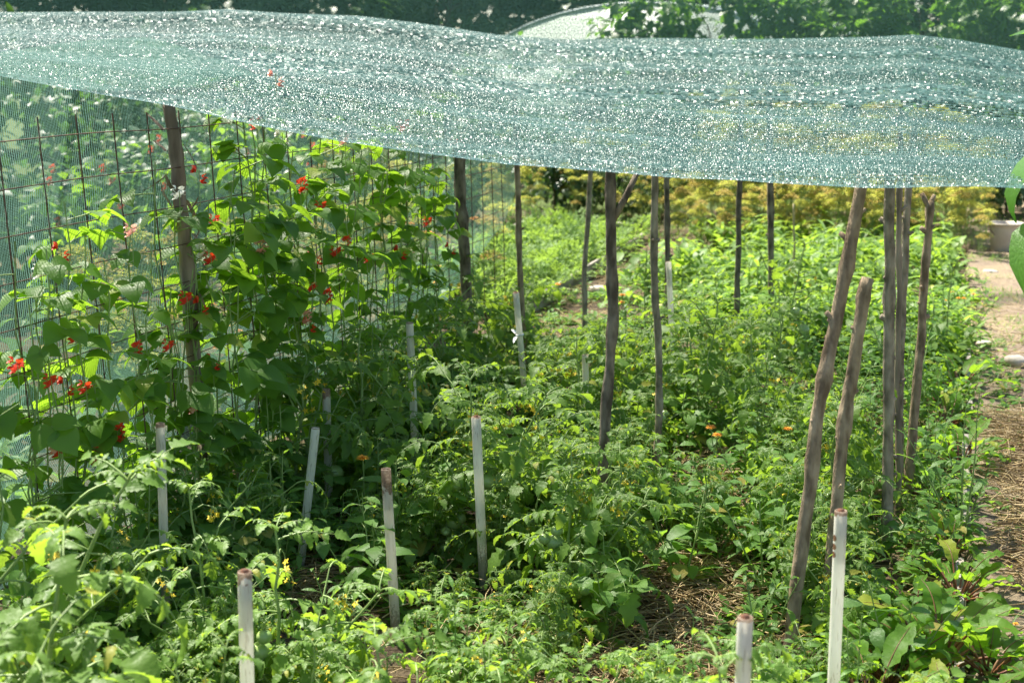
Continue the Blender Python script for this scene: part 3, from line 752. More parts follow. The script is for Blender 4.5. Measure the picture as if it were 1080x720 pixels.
def pole(label, top, base, Yt, Yb, r0, r1, mat, seed, mid=(), stubs=(), peel=0, netted=True, cat='wooden pole', name='wooden_pole'):
    """top/base pixels, depth of top/base; when netted its head bears the net"""
    pb = at(base[0], base[1], Yb); pb.z = -.08
    pt = at(top[0], top[1], Yt)
    pts = [pb]+[at(*m) for m in mid]+[pt]
    if netted:
        z = net_z(pt.x, pt.y)
        if z:
            d = (pts[-1]-pts[-2]); k = (z-.012-pts[-2].z)/d.z; pts[-1] = pts[-2]+d*k
    return stake(name, label, cat, pts, r0, r1, mat, seed, stubs, peel=peel)
POLES = []
def gy(Y): return 70+2400/Y      # pixel row of the ground at depth Y
POLES.append(pole('thick weathered post with peeling pale bark standing in the bean trellis', (178, 110), (222, gy(4.45)), 4.4, 4.45, .027, .022, M['bark4'], 1, mid=[(198, 280, 4.42)], peel=14, netted=False, stubs=[(.62, 2.5, .6, .07, .010)]))
pole('dark square-looking post at the far end of the bean trellis', (484, 150), (497, gy(6.8)), 6.8, 6.8, .033, .030, M['bark3'], 2, netted=False)
pole('slender brown pole, straight, just right of the dark trellis post', (545, 160), (554, gy(6.9)), 6.9, 6.9, .017, .015, M['bark2'], 3)
pole('thin crooked pole left of the forked pole', (623, 180), (616, gy(8.2)), 8.2, 8.2, .018, .016, M['bark'], 4, mid=[(617, 290, 8.2)])
pole('dark forked pole with a side branch under the net, near the middle', (644, 178), (624, 650), 4.2, 4.15, .019, .017, M['bark3'], 5, mid=[(637, 470, 4.16), (647, 330, 4.18)], stubs=[(.86, .15, 1.05, .15, .010)])
pole('grey wavy pole right of the forked pole', (690, 185), (690, 525), 5.3, 5.3, .016, .015, M['bark'], 6, mid=[(696, 430, 5.3), (694, 350, 5.3), (689, 290, 5.3)])
pole('thin dark pole rising behind the white pipe in the sunlit bed', (703, 188), (706, gy(7.3)), 7.3, 7.3, .017, .015, M['bark3'], 7)
pole('left one of two dark upright poles standing before the dill', (780, 190), (777, gy(8.0)), 8.0, 8.0, .019, .017, M['bark3'], 8)
pole('right one of two dark upright poles standing before the dill', (812, 190), (815, gy(8.4)), 8.4, 8.4, .021, .020, M['bark3'], 9)
pole('long leaning brown pole slanting up to the right under the net edge', (908, 198), (828, 728), 3.75, 3.62, .0225, .019, M['bark2'], 10, mid=[(862, 440, 3.68)], netted=True, stubs=[(.86, 2.6, .5, .035, .008)])
pole('shorter leaning brown pole with a sawn-off top', (915, 293), (866, 690), 4.0, 3.86, .0215, .0205, M['bark2'], 11, mid=[(893, 430, 3.95)], netted=False, stubs=[(.55, .3, .4, .03, .009), (.8, 3.4, .3, .025, .008)])
pole('stout grey pole with knobbly bark right of the leaning poles', (938, 198), (934, 605), 4.5, 4.48, .0215, .019, M['bark'], 12, mid=[(938, 380, 4.5)], stubs=[(.6, 3.1, .3, .03, .012), (.83, 2.7, .5, .035, .010)])
pole('thin pale pole standing close behind the stout grey pole', (949, 198), (946, 560), 4.95, 4.9, .012, .011, M['bark4'], 13)
pole('slim brown pole between the stout grey pole and the knobbed stick', (960, 198), (950, 540), 5.2, 5.1, .017, .015, M['bark'], 14, mid=[(948, 370, 5.15)])
pole('red-brown stick with a knobbed forked tip standing free below the net', (981, 212), (953, 545), 5.1, 5.05, .0205, .0155, M['bark2'], 15, mid=[(966, 420, 5.07), (975, 290, 5.1)], netted=False,
     stubs=[(.97, 2.9, 1.0, .055, .010), (.985, .2, 1.1, .035, .009), (.86, 3.0, .5, .03, .010), (.55, .1, .3, .03, .010)])
pole('dry brown stalk standing in the lime green bed', (837, 215), (842, gy(9.4)), 9.4, 9.4, .010, .007, M['dryst'], 16, mid=[(838, 290, 9.4)], netted=False)

# ---- white plastic pipes
def pipe(label, top, Y, low, rust, spots, seed, D=.028, base=(.76, .74, .66), dirt=.35, tie=False, rod=True, Yb=None):
    pt = at(top[0], top[1], Y); pb = at(low[0], low[1], Yb or Y)
    d = (pb-pt).normalized(); k = (pt.z+.12)/-d.z; L = k
    root = thing('plastic_pipe', label, 'white pipe', pt)
    root.rotation_euler = (-d).to_track_quat('Z', 'Y').to_euler()
    m = MB(); n = 20; r = D/2; t = .0028
    prof = [(r, -L), (r, -L*.75), (r, -L*.5), (r, -L*.25), (r, -.06), (r, -.003), (r-.0008, 0), (r-t+.0008, 0), (r-t, -.003), (r-t, -.12)]
    for (rr, z) in prof:
        for j in range(n):
            a = 2*math.pi*j/n; bow = .006*math.sin(z*3+seed)
            m.v.append((math.cos(a)*rr+bow-.006*math.sin(seed), math.sin(a)*rr, z))
    for i in range(len(prof)-1):
        for j in range(n):
            m.f.append((i*n+j, i*n+(j+1) % n, (i+1)*n+(j+1) % n, (i+1)*n+j)); m.m.append(0)
    ob('pipe_body', m.mesh('pipe', pvc('old_white_pvc', rust, spots, base, dirt, seed*1.7)), root)
    if rod:
        m = MB(); m.tube([Vector((0, 0, -.06)), Vector((.001, 0, .003))], [.0075, .0075], 8); ob('rusty_rod', m.mesh('rod', M['rust']), root)
    if tie:
        m = MB()
        m.leaf(Vector((-.01, -.016, -.19)), Vector((-1, -.3, .35)), UP, .07, .018, P_GRS, .2, .3)
        m.leaf(Vector((.01, -.016, -.20)), Vector((1, -.3, -.15)), UP, .055, .016, P_GRS, .2, .4)
        m.tube([Vector((math.cos(a)*.0165, math.sin(a)*.0165, -.195)) for a in [k*.7 for k in range(10)]], .004, 5)
        ob('plastic_tie', m.mesh('tie', M['tie']), root)
    return root
PIPES = [
 ('white pipe with a rusty brown top at the bottom left of the picture', (258, 602), 2.63, (261, 715), .045, (.062, .07), 1, .028, (.88, .87, .79), .4, False),
 ('tall greyish white pipe standing at the far left before the trellis', (169, 446), 3.75, (177, 700), .02, (), 2, .0245, (.80, .78, .70), .5, False),
 ('clean white pipe leaning to the right, front one of a crossed pair', (333, 451), 4.35, (314, 620), .004, (), 3, .027, (.88, .87, .79), .2, False),
 ('grey-topped white pipe behind the leaning white pipe', (344, 410), 4.8, (347, 520), .06, (), 4, .028, (.66, .65, .56), .6, False),
 ('white pipe with brown weathered flaking upper end', (407, 494), 3.9, (419, 690), .13, (), 5, .0285, (.80, .77, .70), .7, False),
 ('thin white pipe beside the dense beans, standing alone in the dark leaves', (432, 340), 5.15, (437, 455), .006, (), 6, .028, (.82, .80, .72), .5, False),
 ('straight white pipe in the centre with a rust streak down its left edge', (502, 439), 4.2, (510, 615), .006, (), 7, .029, (.88, .87, .79), .3, False),
 ('white pipe with a white plastic tie, leaning before the slender brown pole', (544, 308), 6.3, (551, 385), .008, (), 8, .028, (.88, .87, .79), .1, True),
 ('short white pipe left of the forked pole', (617, 374), 5.6, (619, 440), .004, (), 9, .026, (.88, .87, .79), .2, False),
 ('white pipe at the foot of the thin dark pole in the sunlit bed', (705, 276), 7.0, (708, 340), .003, (), 10, .028, (.88, .87, .79), .3, False),
 ('tall white pipe with a column of rust spots, in front of the leaning poles', (887, 538), 3.0, (879, 715), .02, (.062, .082, .100), 11, .028, (.88, .87, .79), .2, False),
 ('white pipe with rusty mouth at the bottom edge, left of the leaning poles', (786, 650), 2.35, (783, 720), .012, (), 12, .028, (.88, .87, .79), .25, False),
]
PIPEPOS = []
for i, q in enumerate(PIPES):
    o = pipe(q[0], q[1], q[2], q[3], q[4], q[5], q[6], q[7], q[8], q[9], q[10], i in (0, 6, 7, 10, 11)); PIPEPOS.append((o.location.copy(), q[0]))

# ================================================================ BOARDS, BUCKET, STONE
def board(label, a, c, h, th=.025, group=None, sink=.05):
    d = c-a; L = d.length; m = MB(); az = math.atan2(d.y, d.x); K = 12
    for i in range(K+1):
        for (y, z) in ((-th/2, -sink), (th/2, -sink), (th/2, h), (-th/2, h)):
            m.v.append((L*i/K, y+.006*noise.noise((i*.4, z, L)), z+(0.008*noise.noise((i*.6, y*9, a.x)) if z > 0 else 0)))
    for i in range(K):
        for j in range(4): m.f.append((i*4+j, (i+1)*4+j, (i+1)*4+(j+1) % 4, i*4+(j+1) % 4)); m.m.append(0)
    m.f.append((0, 1, 2, 3)); m.m.append(0); m.f.append((K*4+3, K*4+2, K*4+1, K*4)); m.m.append(0)
    o = ob('bed_board', m.mesh('board', M['oldboard'], False)); o.location = a; o.rotation_euler = (0, 0, az)
    return tag(o, label, 'board', group)
board('long weathered board edging the carrot bed, sloping up behind the forked pole', bed(8.7, -2.46), bed(12.8, -2.46), .10)
board('short board closing the far end of the carrot bed', bed(13.1, -3.5), bed(13.1, -2.6), .16)
board('grey board edging the left side of the carrot bed', bed(9.6, -3.62), bed(12.9, -3.62), .17)
board('broken board lying behind the dark trellis post', bed(8.8, -3.3), bed(8.9, -2.75), .12)
board('low grey board along the path edge, nearest the camera', bed(3.6, .15), bed(4.6, .17), .045)
board('low grey board along the path edge beside the knobbed stick', bed(4.95, .20), bed(6.2, .22), .055)
board('low grey board along the path edge, farthest one toward the bucket', bed(6.7, .25), bed(8.6, .29), .05)
b = MB(); n = 24; pr = [(.0, .012), (.105, .0), (.112, .01), (.135, .22), (.142, .262), (.152, .264), (.152, .275), (.138, .275), (.13, .22), (.108, .02), (0, .018)]
for (r_, z) in pr:
    for j in range(n): b.v.append((math.cos(6.2832*j/n)*r_, math.sin(6.2832*j/n)*r_, z))
for i in range(len(pr)-1):
    for j in range(n): b.f.append((i*n+j, i*n+(j+1) % n, (i+1)*n+(j+1) % n, (i+1)*n+j)); b.m.append(0)
q = onground(1059, 268); r = thing('bucket', 'pale plastic bucket standing at the far end of the path', 'bucket', q)
ob('bucket_body', b.mesh('bucket', M['bucketm']), r)
b = MB(); b.tube([Vector((.15*math.cos(a), -.155*abs(math.sin(a))*.5-.01, .25-.12*math.sin(a))) for a in [k*math.pi/10 for k in range(11)]], .003, 5); ob('handle', b.mesh('h', M['wire']), r)
def stone(label, q, sx):
    m = MB(); m.ball((0, 0, .02), .06, 0, 1, .6, 12, 8)
    m.v = [tuple(Vector((v[0]*sx, v[1], v[2]))*(1+.35*noise.noise((v[0]*14+q.x, v[1]*14, v[2]*14)))) for v in m.v]
    o = ob('stone', m.mesh('stone', M['stone'])); o.location = q; o.rotation_euler = (0, 0, .5); return tag(o, label, 'stone')
stone('pale stone lying by the carrot bed board', onground(632, 308, .01), 1.5)
for i in range(9):
    q = bed(4.0+i*1.05+R.random()*.5, edge_t(5)+.12+R.random()*.8); q.z = .03
    m = MB(); m.ball((0, 0, .008), R.uniform(.02, .045), 0, R.uniform(.9, 1.4), .5, 10, 6)
    m.v = [tuple(Vector(v)*(1+.4*noise.noise((v[0]*30+i, v[1]*30, v[2]*30)))) for v in m.v]
    o = ob('stone', m.mesh('pebble', M['stone'])); o.location = q; tag(o, 'small stone half sunk in the dry path', 'stone', 'small stones on the path')
stone('pale stone on the path', onground(1072, 385, .04), .8)

# ================================================================ PLANTS: tomatoes
rnd = random.Random(5)
TP = []
def put_tom(s, t, sc, pi=None):
    q = bed(s, t); q.z = gz(q.x, q.y); TP.append((q, sc, rnd.randrange(len(TOM)) if pi is None else pi, rnd.uniform(0, 6.28), t))
for t, s_a, s_b, sp in ((-1.98, 2.5, 7.8, .36), (-1.62, 2.2, 7.4, .42), (-1.3, 1.85, 7.2, .40), (-.95, 2.5, 7.6, .38), (-.62, 4.6, 7.2, .42), (-.25, 2.4, 5.8, .46)):
    s = s_a
    while s < s_b:
        ss_, tt_ = s+rnd.uniform(-.08, .08), t+rnd.uniform(-.09, .09)
        q = bed(ss_, tt_); 
        pxx = 540+FPX*q.x/max(q.y, .1)
        put = True
        if 670 < pxx < 760 and q.y < 3.5 and t > -1.2: put = False       # straw alley opens here
        if 880 < pxx < 1000 and q.y < 3.2: put = False
        if put: put_tom(ss_, tt_, rnd.uniform(.75, 1.15)*(1 if q.y < 5 else .92))
        s += sp
# plants stay low where a pipe or pole behind them shows its foot
WIN = [(177, 700, 3.75), (261, 720, 2.63), (314, 625, 4.35), (347, 525, 4.8), (419, 690, 3.9), (437, 462, 5.6), (510, 620, 4.2), (551, 395, 6.3), (619, 445, 5.6),
       (708, 330, 7.0), (880, 720, 3.0), (783, 720, 2.35), (830, 700, 3.65), (872, 630, 3.9), (936, 580, 4.5), (960, 525, 5.1), (640, 455, 4.2), (692, 440, 5.3), (215, 440, 4.45),
       (705, 640, 4.2), (690, 705, 3.9), (378, 482, 4.6), (762, 455, 5.1), (742, 468, 5.0), (816, 460, 5.2), (462, 382, 6.0), (820, 690, 3.7), (760, 500, 5.6), (460, 600, 4.4), (560, 600, 4.3), (590, 330, 9), (640, 330, 9), (780, 330, 8), (860, 400, 7)]
HT = [max(v.co.z for v in p[2][1][1].vertices) for p in TOM]
def lowered(q, h, sc, rr=.2):
    k = 540+FPX*q.x/q.y
    for (wx, wy, wY) in WIN:
        if q.y < wY-.05 and abs(k-wx) < rr*sc*FPX/q.y: sc = min(sc, (H-q.y*(wy-70)/FPX)/h)
    return sc
TP2 = []
for (q, sc, pi, rz, t) in TP:
    k = 540+FPX*q.x/q.y
    for (wx, wy, wY) in WIN:
        if q.y < wY-.05 and abs(k-wx) < (.27 if wx in (177, 510, 419) else .15)*sc*FPX/q.y:
            hm = H-q.y*(wy-70)/FPX
            if HT[pi]*sc > hm: sc = hm/HT[pi]
    if sc > .3: TP2.append((q, max(sc, .42), pi, rz, t))
TP = TP2
for px, py, top, v in ((600, 655, 470, 0), (648, 640, 468, 3), (705, 572, 462, 1), (560, 612, 478, 5), (625, 600, 462, 7), (745, 590, 480, 2), (230, 760, 520, 8), (110, 740, 545, 3), (300, 790, 560, 0)):
    q = onground(px, py); hm = H-q.y*(top-70)/FPX; q.z = 0
    TP.append((q, hm/HT[v], v, rnd.uniform(0, 6.28), q.x*CA-q.y*SA))
LANDT = PIPEPOS[:]
used = {}
for li, (lp, ll) in enumerate(LANDT):
    bi = min((i for i in range(len(TP)) if i not in used), key=lambda i: (TP[i][0].x-lp.x)**2+(TP[i][0].y-lp.y)**2)
    used[bi] = 'tomato plant closest to the '+ll.split(',')[0].split(' standing')[0].split(' in the sun')[0].split(' down its')[0].split(' at the bottom left')[0]
ROWN = {-1.98: 'bushy tomato plant in the row under the bean trellis', -1.62: 'tomato plant in the second row out from the bean trellis',
        -1.3: 'tomato plant in the row through the central white pipe', -.95: 'tomato plant in the row of the forked pole', -.62: 'tomato plant in the row just right of the forked pole', -.25: 'tomato plant in the row of leaning poles by the path'}
def rowlab(t):
    k = min(ROWN, key=lambda a: abs(a-t)); return ROWN[k]
for i, (q, sc, pi, rz, t) in enumerate(TP):
    lab = used.get(i) or rowlab(t)
    spawn(TOM[pi], q, rz, sc, lab, 'tomato plants in the staked rows' if i in used else lab.replace('tomato plant', 'tomato plants', 1))

# ---- beans on the trellis
rnd = random.Random(9); s = 2.95; k = 0
NB = ['first', 'second', 'third']
while s < 6.4:
    q = TR(s, 0); near = s < 4.0
    pr = BEAN_S[k % 3] if near else (BEAN_D[k % 4] if s < 5.0 else BEAN_M[k % 3])
    o = spawn(pr, q+Vector((CA, -SA, 0))*(rnd.uniform(.0, .05)), math.pi/2-A+rnd.uniform(-.15, .15)+(math.pi if rnd.random() < .0 else 0), rnd.uniform(.95, 1.1) if near else rnd.uniform(1.06, 1.18),
          ('sparse climbing bean plant with red flowers on the open left part of the trellis' if near else 'leafy climbing bean plant on the trellis between the peeling post and the dark post'),
          'sparse bean plants on the trellis' if near else 'dense bean plants on the trellis')
    s += .24 if near else .23; k += 1
for s, v in ((3.2, 1), (3.55, 0), (3.9, 2)):
    spawn(BEAN_M[v], TR(s, 0)+Vector((CA, -SA, 0))*.03, math.pi/2-A, .97, 'tall thin bean plant climbing the open left part of the trellis', 'thin tall beans on the open part of the trellis')
# second bean row seen through the side net
for i in range(9):
    q = bed(4.2+i*.75, -4.6+rnd.uniform(-.2, .2))
    spawn(BEAN_W if i % 2 else BEAN_D[i % 4], q, rnd.uniform(-.4, .4)+1.2, rnd.uniform(.95, 1.25), 'flowering bean plant seen through the side net', 'bean plants beyond the side net')
# lettuce-like pepper plants
peps = [(455, 640), (430, 600), (395, 640), (440, 680), (370, 655), (355, 600), (470, 720), (900, 640), (930, 590), (960, 620), (880, 600), (720, 620), (760, 560), (700, 560), (820, 600), (790, 520)]
for i, (px, py) in enumerate(peps):
    q = onground(px, py)
    lab = 'light green broad-leaved plant left of the central white pipe' if px < 500 else 'light green broad-leaved plant by the leaning poles'
    spawn(PEP[i % 3], q, rnd.uniform(0, 6.28), max(.3, lowered(q, .42, rnd.uniform(.75, 1.05))), lab, 'broad-leaved plants '+('left of centre' if px < 500 else 'by the leaning poles'))
for i in range(46):
    s = 2.6+rnd.random()*3.2; t = -2.15+rnd.random()*.35
    q = bed(s, t); sc = lowered(q, .42, rnd.uniform(.7, 1.25)*(1 if s < 4.6 else .9))
    if sc > .3: spawn(PEP[i % 3], q, rnd.uniform(0, 6.28), sc, 'green broad-leaved plant crowding the foot of the bean trellis', 'plants at the foot of the trellis')
for i in range(60):
    s = 5.2+rnd.random()*3.4; t = -1.1+rnd.random()*1.2
    q = bed(s, t); spawn(PEP[i % 3], q, rnd.uniform(0, 6.28), max(.3, lowered(q, .42, rnd.uniform(.45, .85))), 'bright broad-leaved plant in the middle of the right bed', 'broad-leaved plants in the right bed')
for i in range(80):
    s = 2.3+rnd.random()*3.2; t = -1.75+rnd.random()*1.85
    q = bed(s, t); k = 540+FPX*q.x/q.y
    if (660 < k < 760 and 3.4 < q.y < 4.5) and rnd.random() < .6: continue
    hm = min([H-q.y*(wy-70)/FPX for (wx, wy, wY) in WIN if q.y < wY-.05 and abs(k-wx) < .1*FPX/q.y]+[.36])
    if hm < .12: continue
    if i % 4: spawn(TOM[i % 7], q, rnd.uniform(0, 6.28), min(.6, hm/HT[i % 7]), 'small low tomato plant filling a gap between the staked tomatoes', 'small tomato plants between the rows')
    else: spawn(PEP[i % 3], q, rnd.uniform(0, 6.28), min(.8, hm/.42), 'low broad-leaved plant filling a gap between the staked tomatoes', 'low plants between the tomatoes')
for i in range(120):
    s = 2.6+rnd.random()*6.2; t = -2.1+rnd.random()*2.3
    q = bed(s, t); sc = lowered(q, .55, rnd.uniform(.55, 1.1), .1)
    if sc > .3: spawn(WISP[i % 3], q, rnd.uniform(0, 6.28), sc, 'wispy upright weed with narrow leaves between the crops', 'upright weeds between the crops')
# ---- beets by the path
bl = [(935, 730, 1.15), (990, 715, 1.2), (1040, 720, 1.05), (965, 670, 1.0), (1010, 640, .9), (1000, 590, .95), (985, 540, .95), (1010, 500, 1.0), (1000, 455, 1.1), (985, 430, 1.0), (1012, 420, 1.1), (990, 390, 1.1), (1008, 375, 1.05), (1000, 350, 1.0), (985, 340, 1.0), (1015, 330, .9), (960, 360, 1.0), (955, 405, 1.0), (975, 480, 1.0), (915, 770, 1.1), (1005, 790, 1.1)]
for i, (px, py, sc) in enumerate(bl):
    q = onground(px, py)
    lab = 'beet with glossy leaves and red stems at the lower right corner' if py > 625 else ('beet with red stems at the path edge near the knobbed stick' if py > 395 else 'beet in the sunlit far part of the path edge')
    spawn(BEET[i % 3], q, rnd.uniform(0, 6.28), sc, lab, lab.replace('beet', 'beets', 1))
# ---- marigolds
for px, py, Y, lab in ((378, 473, 4.6, 'orange marigold blooming right of the grey-topped white pipe'), (762, 444, 5.1, 'orange marigold blooming among the leaves left of the leaning pole'),
                   (742, 456, 5.0, 'orange marigold bloom low beside the open soil left of the leaning pole'), (816, 448, 5.2, 'orange marigold closest to the long leaning pole'), (1007, 302, 8.6, 'orange marigold at the path edge before the bucket'),
                   (1030, 306, 8.5, 'orange marigold leaning over the path'), (664, 308, 8.2, 'orange marigold by the carrot bed board'), (590, 296, 8.6, 'orange marigold in the carrot bed'), (462, 372, 6.0, 'orange marigold between the beans and the leaning white pipe'),
                   (1066, 680, 3.6, 'orange marigold at the lower right edge beside the straw path')):
    p = at(px, py, Y); pr = MAR[2] if px in (378, 762, 816, 1066, 742) else MAR[rnd.randrange(3)]
    hh = .44 if pr is MAR[2] else .38
    spawn(pr, Vector((p.x, p.y, 0)), rnd.uniform(0, 6.28), max(.3, p.z/hh), lab)
for i in range(16):
    q = bed(5.0+rnd.random()*4.5, -3.9+rnd.random()*1.1)
    spawn(MAR[i % 3], q, rnd.uniform(0, 6.28), rnd.uniform(1.0, 1.5), 'orange marigold seen through the side net', 'marigolds beyond the side net')
# ---- bed of seedlings, carrots, dill
for i in range(210):
    s = 7.4+rnd.random()*5.6; t = -1.9+rnd.random()*2.1
    if s < 8.2 and t < -.9: t += .9
    q = bed(s, t); spawn(SEED[i % 5], q, rnd.uniform(0, 6.28), rnd.uniform(.8, 1.35), 'lime green maize seedling in the sunlit bed before the dill', 'seedlings in the sunlit bed')
for i in range(110):
    s = 8.7+rnd.random()*4.4; t = -3.55+rnd.random()*1.05
    q = bed(s, t); spawn(CAR[i % 4], q, rnd.uniform(0, 6.28), rnd.uniform(.9, 1.3), 'feathery carrot plant in the board-edged bed', 'carrots in the board-edged bed')
for i in range(190):
    s = 12.3+rnd.random()**1.4*4.2; t = -2.2+rnd.random()*2.75
    q = bed(s, t); spawn(DILL[i % 5], q, rnd.uniform(0, 6.28), rnd.uniform(.42, .8)+.45*min(1, (s-12.3)/2.5), 'dill plant with yellow umbels in the thicket behind the sunlit bed', 'dill thicket behind the sunlit bed')
for i in range(26):
    s = 4.6+rnd.random()*6.0; t = -4.1+rnd.random()*1.3
    q = bed(s, t); spawn(DILL[i % 5], q, rnd.uniform(0, 6.28), rnd.uniform(.7, 1.1), 'yellow flowering dill plant seen through the side net', 'dill beyond the side net')
for i in range(26):
    s = 3.4+rnd.random()*6.0; t = -5.5+rnd.random()*2.7
    q = bed(s, t); spawn(PEP[i % 3], q, rnd.uniform(0, 6.28), rnd.uniform(1.0, 1.7), 'broad-leaved green plant beyond the side net', 'broad-leaved plants beyond the side net')

for i in range(34):
    s = 13.3+rnd.random()*2.0; t = -4.6+rnd.random()*2.4
    q = bed(s, t); spawn(DILL[i % 5], q, rnd.uniform(0, 6.28), rnd.uniform(.5, 1.0), 'feathery dill plant rising behind the far end of the carrot bed', 'dill behind the carrot bed')
# ---- sunflower at the right edge
def sunflower():
    q = at(1126, 520, 3.5); q.z = 0
    r = thing('sunflower_plant', 'tall plant with large drooping leaves at the right edge of the net', 'sunflower', q)
    st, fo = MB(), MB(); rn = random.Random(3)
    p = [Vector((.01*math.sin(i), .01*math.cos(i*2), i*.18)) for i in range(11)]
    st.tube(p, [.014-.0008*i for i in range(11)], 8, 0, False)
    def big(z, az, L, el, dr):
        o = Vector((0, 0, z)); pe = curve(o, dirv(az, el), .1, .4, 3); st.tube(pe, .004, 5, 0, False)
        t = (pe[-1]-pe[-2]).normalized(); s, n = frame(t)
        fo.leaf(pe[-1], t, n, L, L*.75, P_BEAN, .15, dr, 0, .06, rn)
    big(1.40, math.pi*.97, .21, .1, 1.6); big(1.24, math.pi*1.1, .2, .0, 1.4); big(1.52, math.pi*.55, .18, .4, 1.0); big(1.62, math.pi*1.0, .14, .7, .6)
    for i, z in enumerate((.3, .42, .55, .66, .78, .9, 1.0, 1.1, 1.2, 1.3, 1.4, 1.5, 1.6, 1.66, 1.72)): big(z, -.3+1.3*math.sin(i*2.1), rn.uniform(.16, .24), rn.uniform(.1, .6), rn.uniform(.8, 1.5))
    ob('stem', st.mesh('sf_stem', M['stem']), r); ob('foliage', fo.mesh('sf_leaf', M['squash']), r)
sunflower()

# ================================================================ STUFF: weeds, straw, grass
b = MB(); rnd = random.Random(21)
for i in range(8500):
    s = 2.2+rnd.random()**1.15*9; t = -2.4+rnd.random()*2.9
    q = bed(s, t)
    if noise.noise((q.x*2.2, q.y*2.2, 4)) < -.08: continue
    if -.85 < t < -.5 and s < 5.2 and rnd.random() < .8: continue
    q.z = gz(q.x, q.y)
    n = rnd.randint(4, 9); L = rnd.uniform(.02, .06); z0 = rnd.uniform(.0, .07)
    for j in range(n):
        b.leaf(q+Vector((rnd.uniform(-.02, .02), rnd.uniform(-.02, .02), z0*j/n)), dirv(j*2.4+rnd.random(), rnd.uniform(.1, 1.0)), UP, L*rnd.uniform(.7, 1.4), L*.5, P_SMALL, .15, .6, 0, 0, rnd)
tag(ob('ground_weeds', b.mesh('ground_weeds', M['weed'])), 'low mixed weeds and seedlings covering the soil between the plants', 'weeds', kind='stuff')
b = MB()
def straws(n, fs, ft, base, lenr=(.06, .22)):
    for i in range(n):
        s, t = fs(), ft(); q = bed(s, t); z = base(q)+rnd.random()**2*.05
        a = rnd.uniform(0, 6.28); L = rnd.uniform(*lenr); d = dirv(a, rnd.gauss(0, .16)); r = rnd.uniform(.0012, .0026)
        p0 = Vector((q.x, q.y, z+.006))-d*L/2; k = Vector((rnd.uniform(-1, 1), rnd.uniform(-1, 1), rnd.uniform(0, 1)))*L*.08
        p0.z = max(p0.z, base(q)+.003); p2 = p0+d*L; p2.z = max(p2.z, base(q)+.003)
        b.tube([p0, (p0+p2)/2+k, p2], r, 3, 0, False)
g0 = lambda q: gz(q.x, q.y)
straws(3200, lambda: 3.2+rnd.random()*2.6, lambda: -.66+rnd.gauss(0, .17), g0)
straws(2600, lambda: 2.6+rnd.random()*4.5, lambda: -2.2+rnd.random()*2.4, g0)
straws(700, lambda: 3.6+rnd.random()*.7, lambda: -1.75+rnd.gauss(0, .12), g0)
straws(4200, lambda: 4.35+rnd.random()*2.3, lambda: .32+rnd.random()*1.0, lambda q: .034)
straws(900, lambda: 3.2+rnd.random()*7, lambda: .3+rnd.random()*1.2, lambda q: .034)
straws(400, lambda: 6.5+rnd.random()*6, lambda: -2.4+rnd.random()*.5, g0)
tag(ob('straw_mulch', b.mesh('straw_mulch', M['straw'])), 'dry straw strewn over the path and between the tomato rows', 'straw', kind='stuff')
b = MB()
for i in range(7500):
    k = rnd.random()
    if k < .35: s, t = 4+rnd.random()*12, .3+rnd.random()*1.3; 
    else: s, t = 9+rnd.random()*14, .6+rnd.random()*6
    q = bed(s, t)
    if k < .35 and (noise.noise((q.x*2, q.y*2, 1)) < .02): continue
    q.z = .03 if k < .35 else 0
    for j in range(5):
        b.leaf(q+Vector((rnd.uniform(-.04, .04), rnd.uniform(-.04, .04), 0)), dirv(rnd.uniform(0, 6.28), rnd.uniform(.4, 1.4)), UP, rnd.uniform(.03, .09), .006, P_SMALL, .2, .8, 0, 0, rnd)
for i in range(4000):
    q = Vector((rnd.uniform(-9, 8), rnd.uniform(13, 19), 0))
    for j in range(5):
        b.leaf(q+Vector((rnd.uniform(-.06, .06), rnd.uniform(-.06, .06), 0)), dirv(rnd.uniform(0, 6.28), rnd.uniform(.4, 1.4)), UP, rnd.uniform(.05, .16), .012, P_SMALL, .2, .8, 0, 0, rnd)
tag(ob('grass', b.mesh('grass', M['grass'])), 'short sparse grass along the path and beyond the beds', 'grass', kind='stuff')

# ================================================================ BACKGROUND
def crown_mesh(seed, blobs, n, L, mat, prof=P_OV):
    rn = random.Random(seed); b = MB()
    for i in range(n):
        c, r = rn.choice(blobs); d = Vector((rn.gauss(0, 1), rn.gauss(0, 1), rn.gauss(0, 1))).normalized()
        k = rn.random()**.4; p = Vector(c)+Vector((d.x*r[0], d.y*r[1], d.z*r[2]))*k
        if p.z < .05: continue
        l = L*rn.uniform(.6, 1.2)
        b.leaf(p, (d+Vector((rn.uniform(-.7, .7), rn.uniform(-.7, .7), rn.uniform(-.9, .2)))).normalized(), UP+d*.6, l, l*.7, prof, .2, rn.uniform(.2, 1), 0, .05, rn)
    return b.mesh('crown', mat)
def trunk_mesh(seed, h, r, mat, limbs=6, spread=.6):
    rn = random.Random(seed); b = MB(); p = [Vector((rn.uniform(-.04, .04)*i*h*.2, rn.uniform(-.04, .04)*i*h*.2, h*i/6-.05)) for i in range(7)]
    b.tube(p, [r*(1-.12*i) for i in range(7)], 8, 0)
    for i in range(limbs):
        o = p[2+i % 4]; q = curve(o, dirv(i*2.4, rn.uniform(.4, 1)), spread*rn.uniform(.6, 1.2), -.4, 4, rn, .03); b.tube(q, [r*.45, r*.38, r*.3, r*.2, r*.1], 6, 0)
    return b.mesh('trunk', mat)
VINE = []
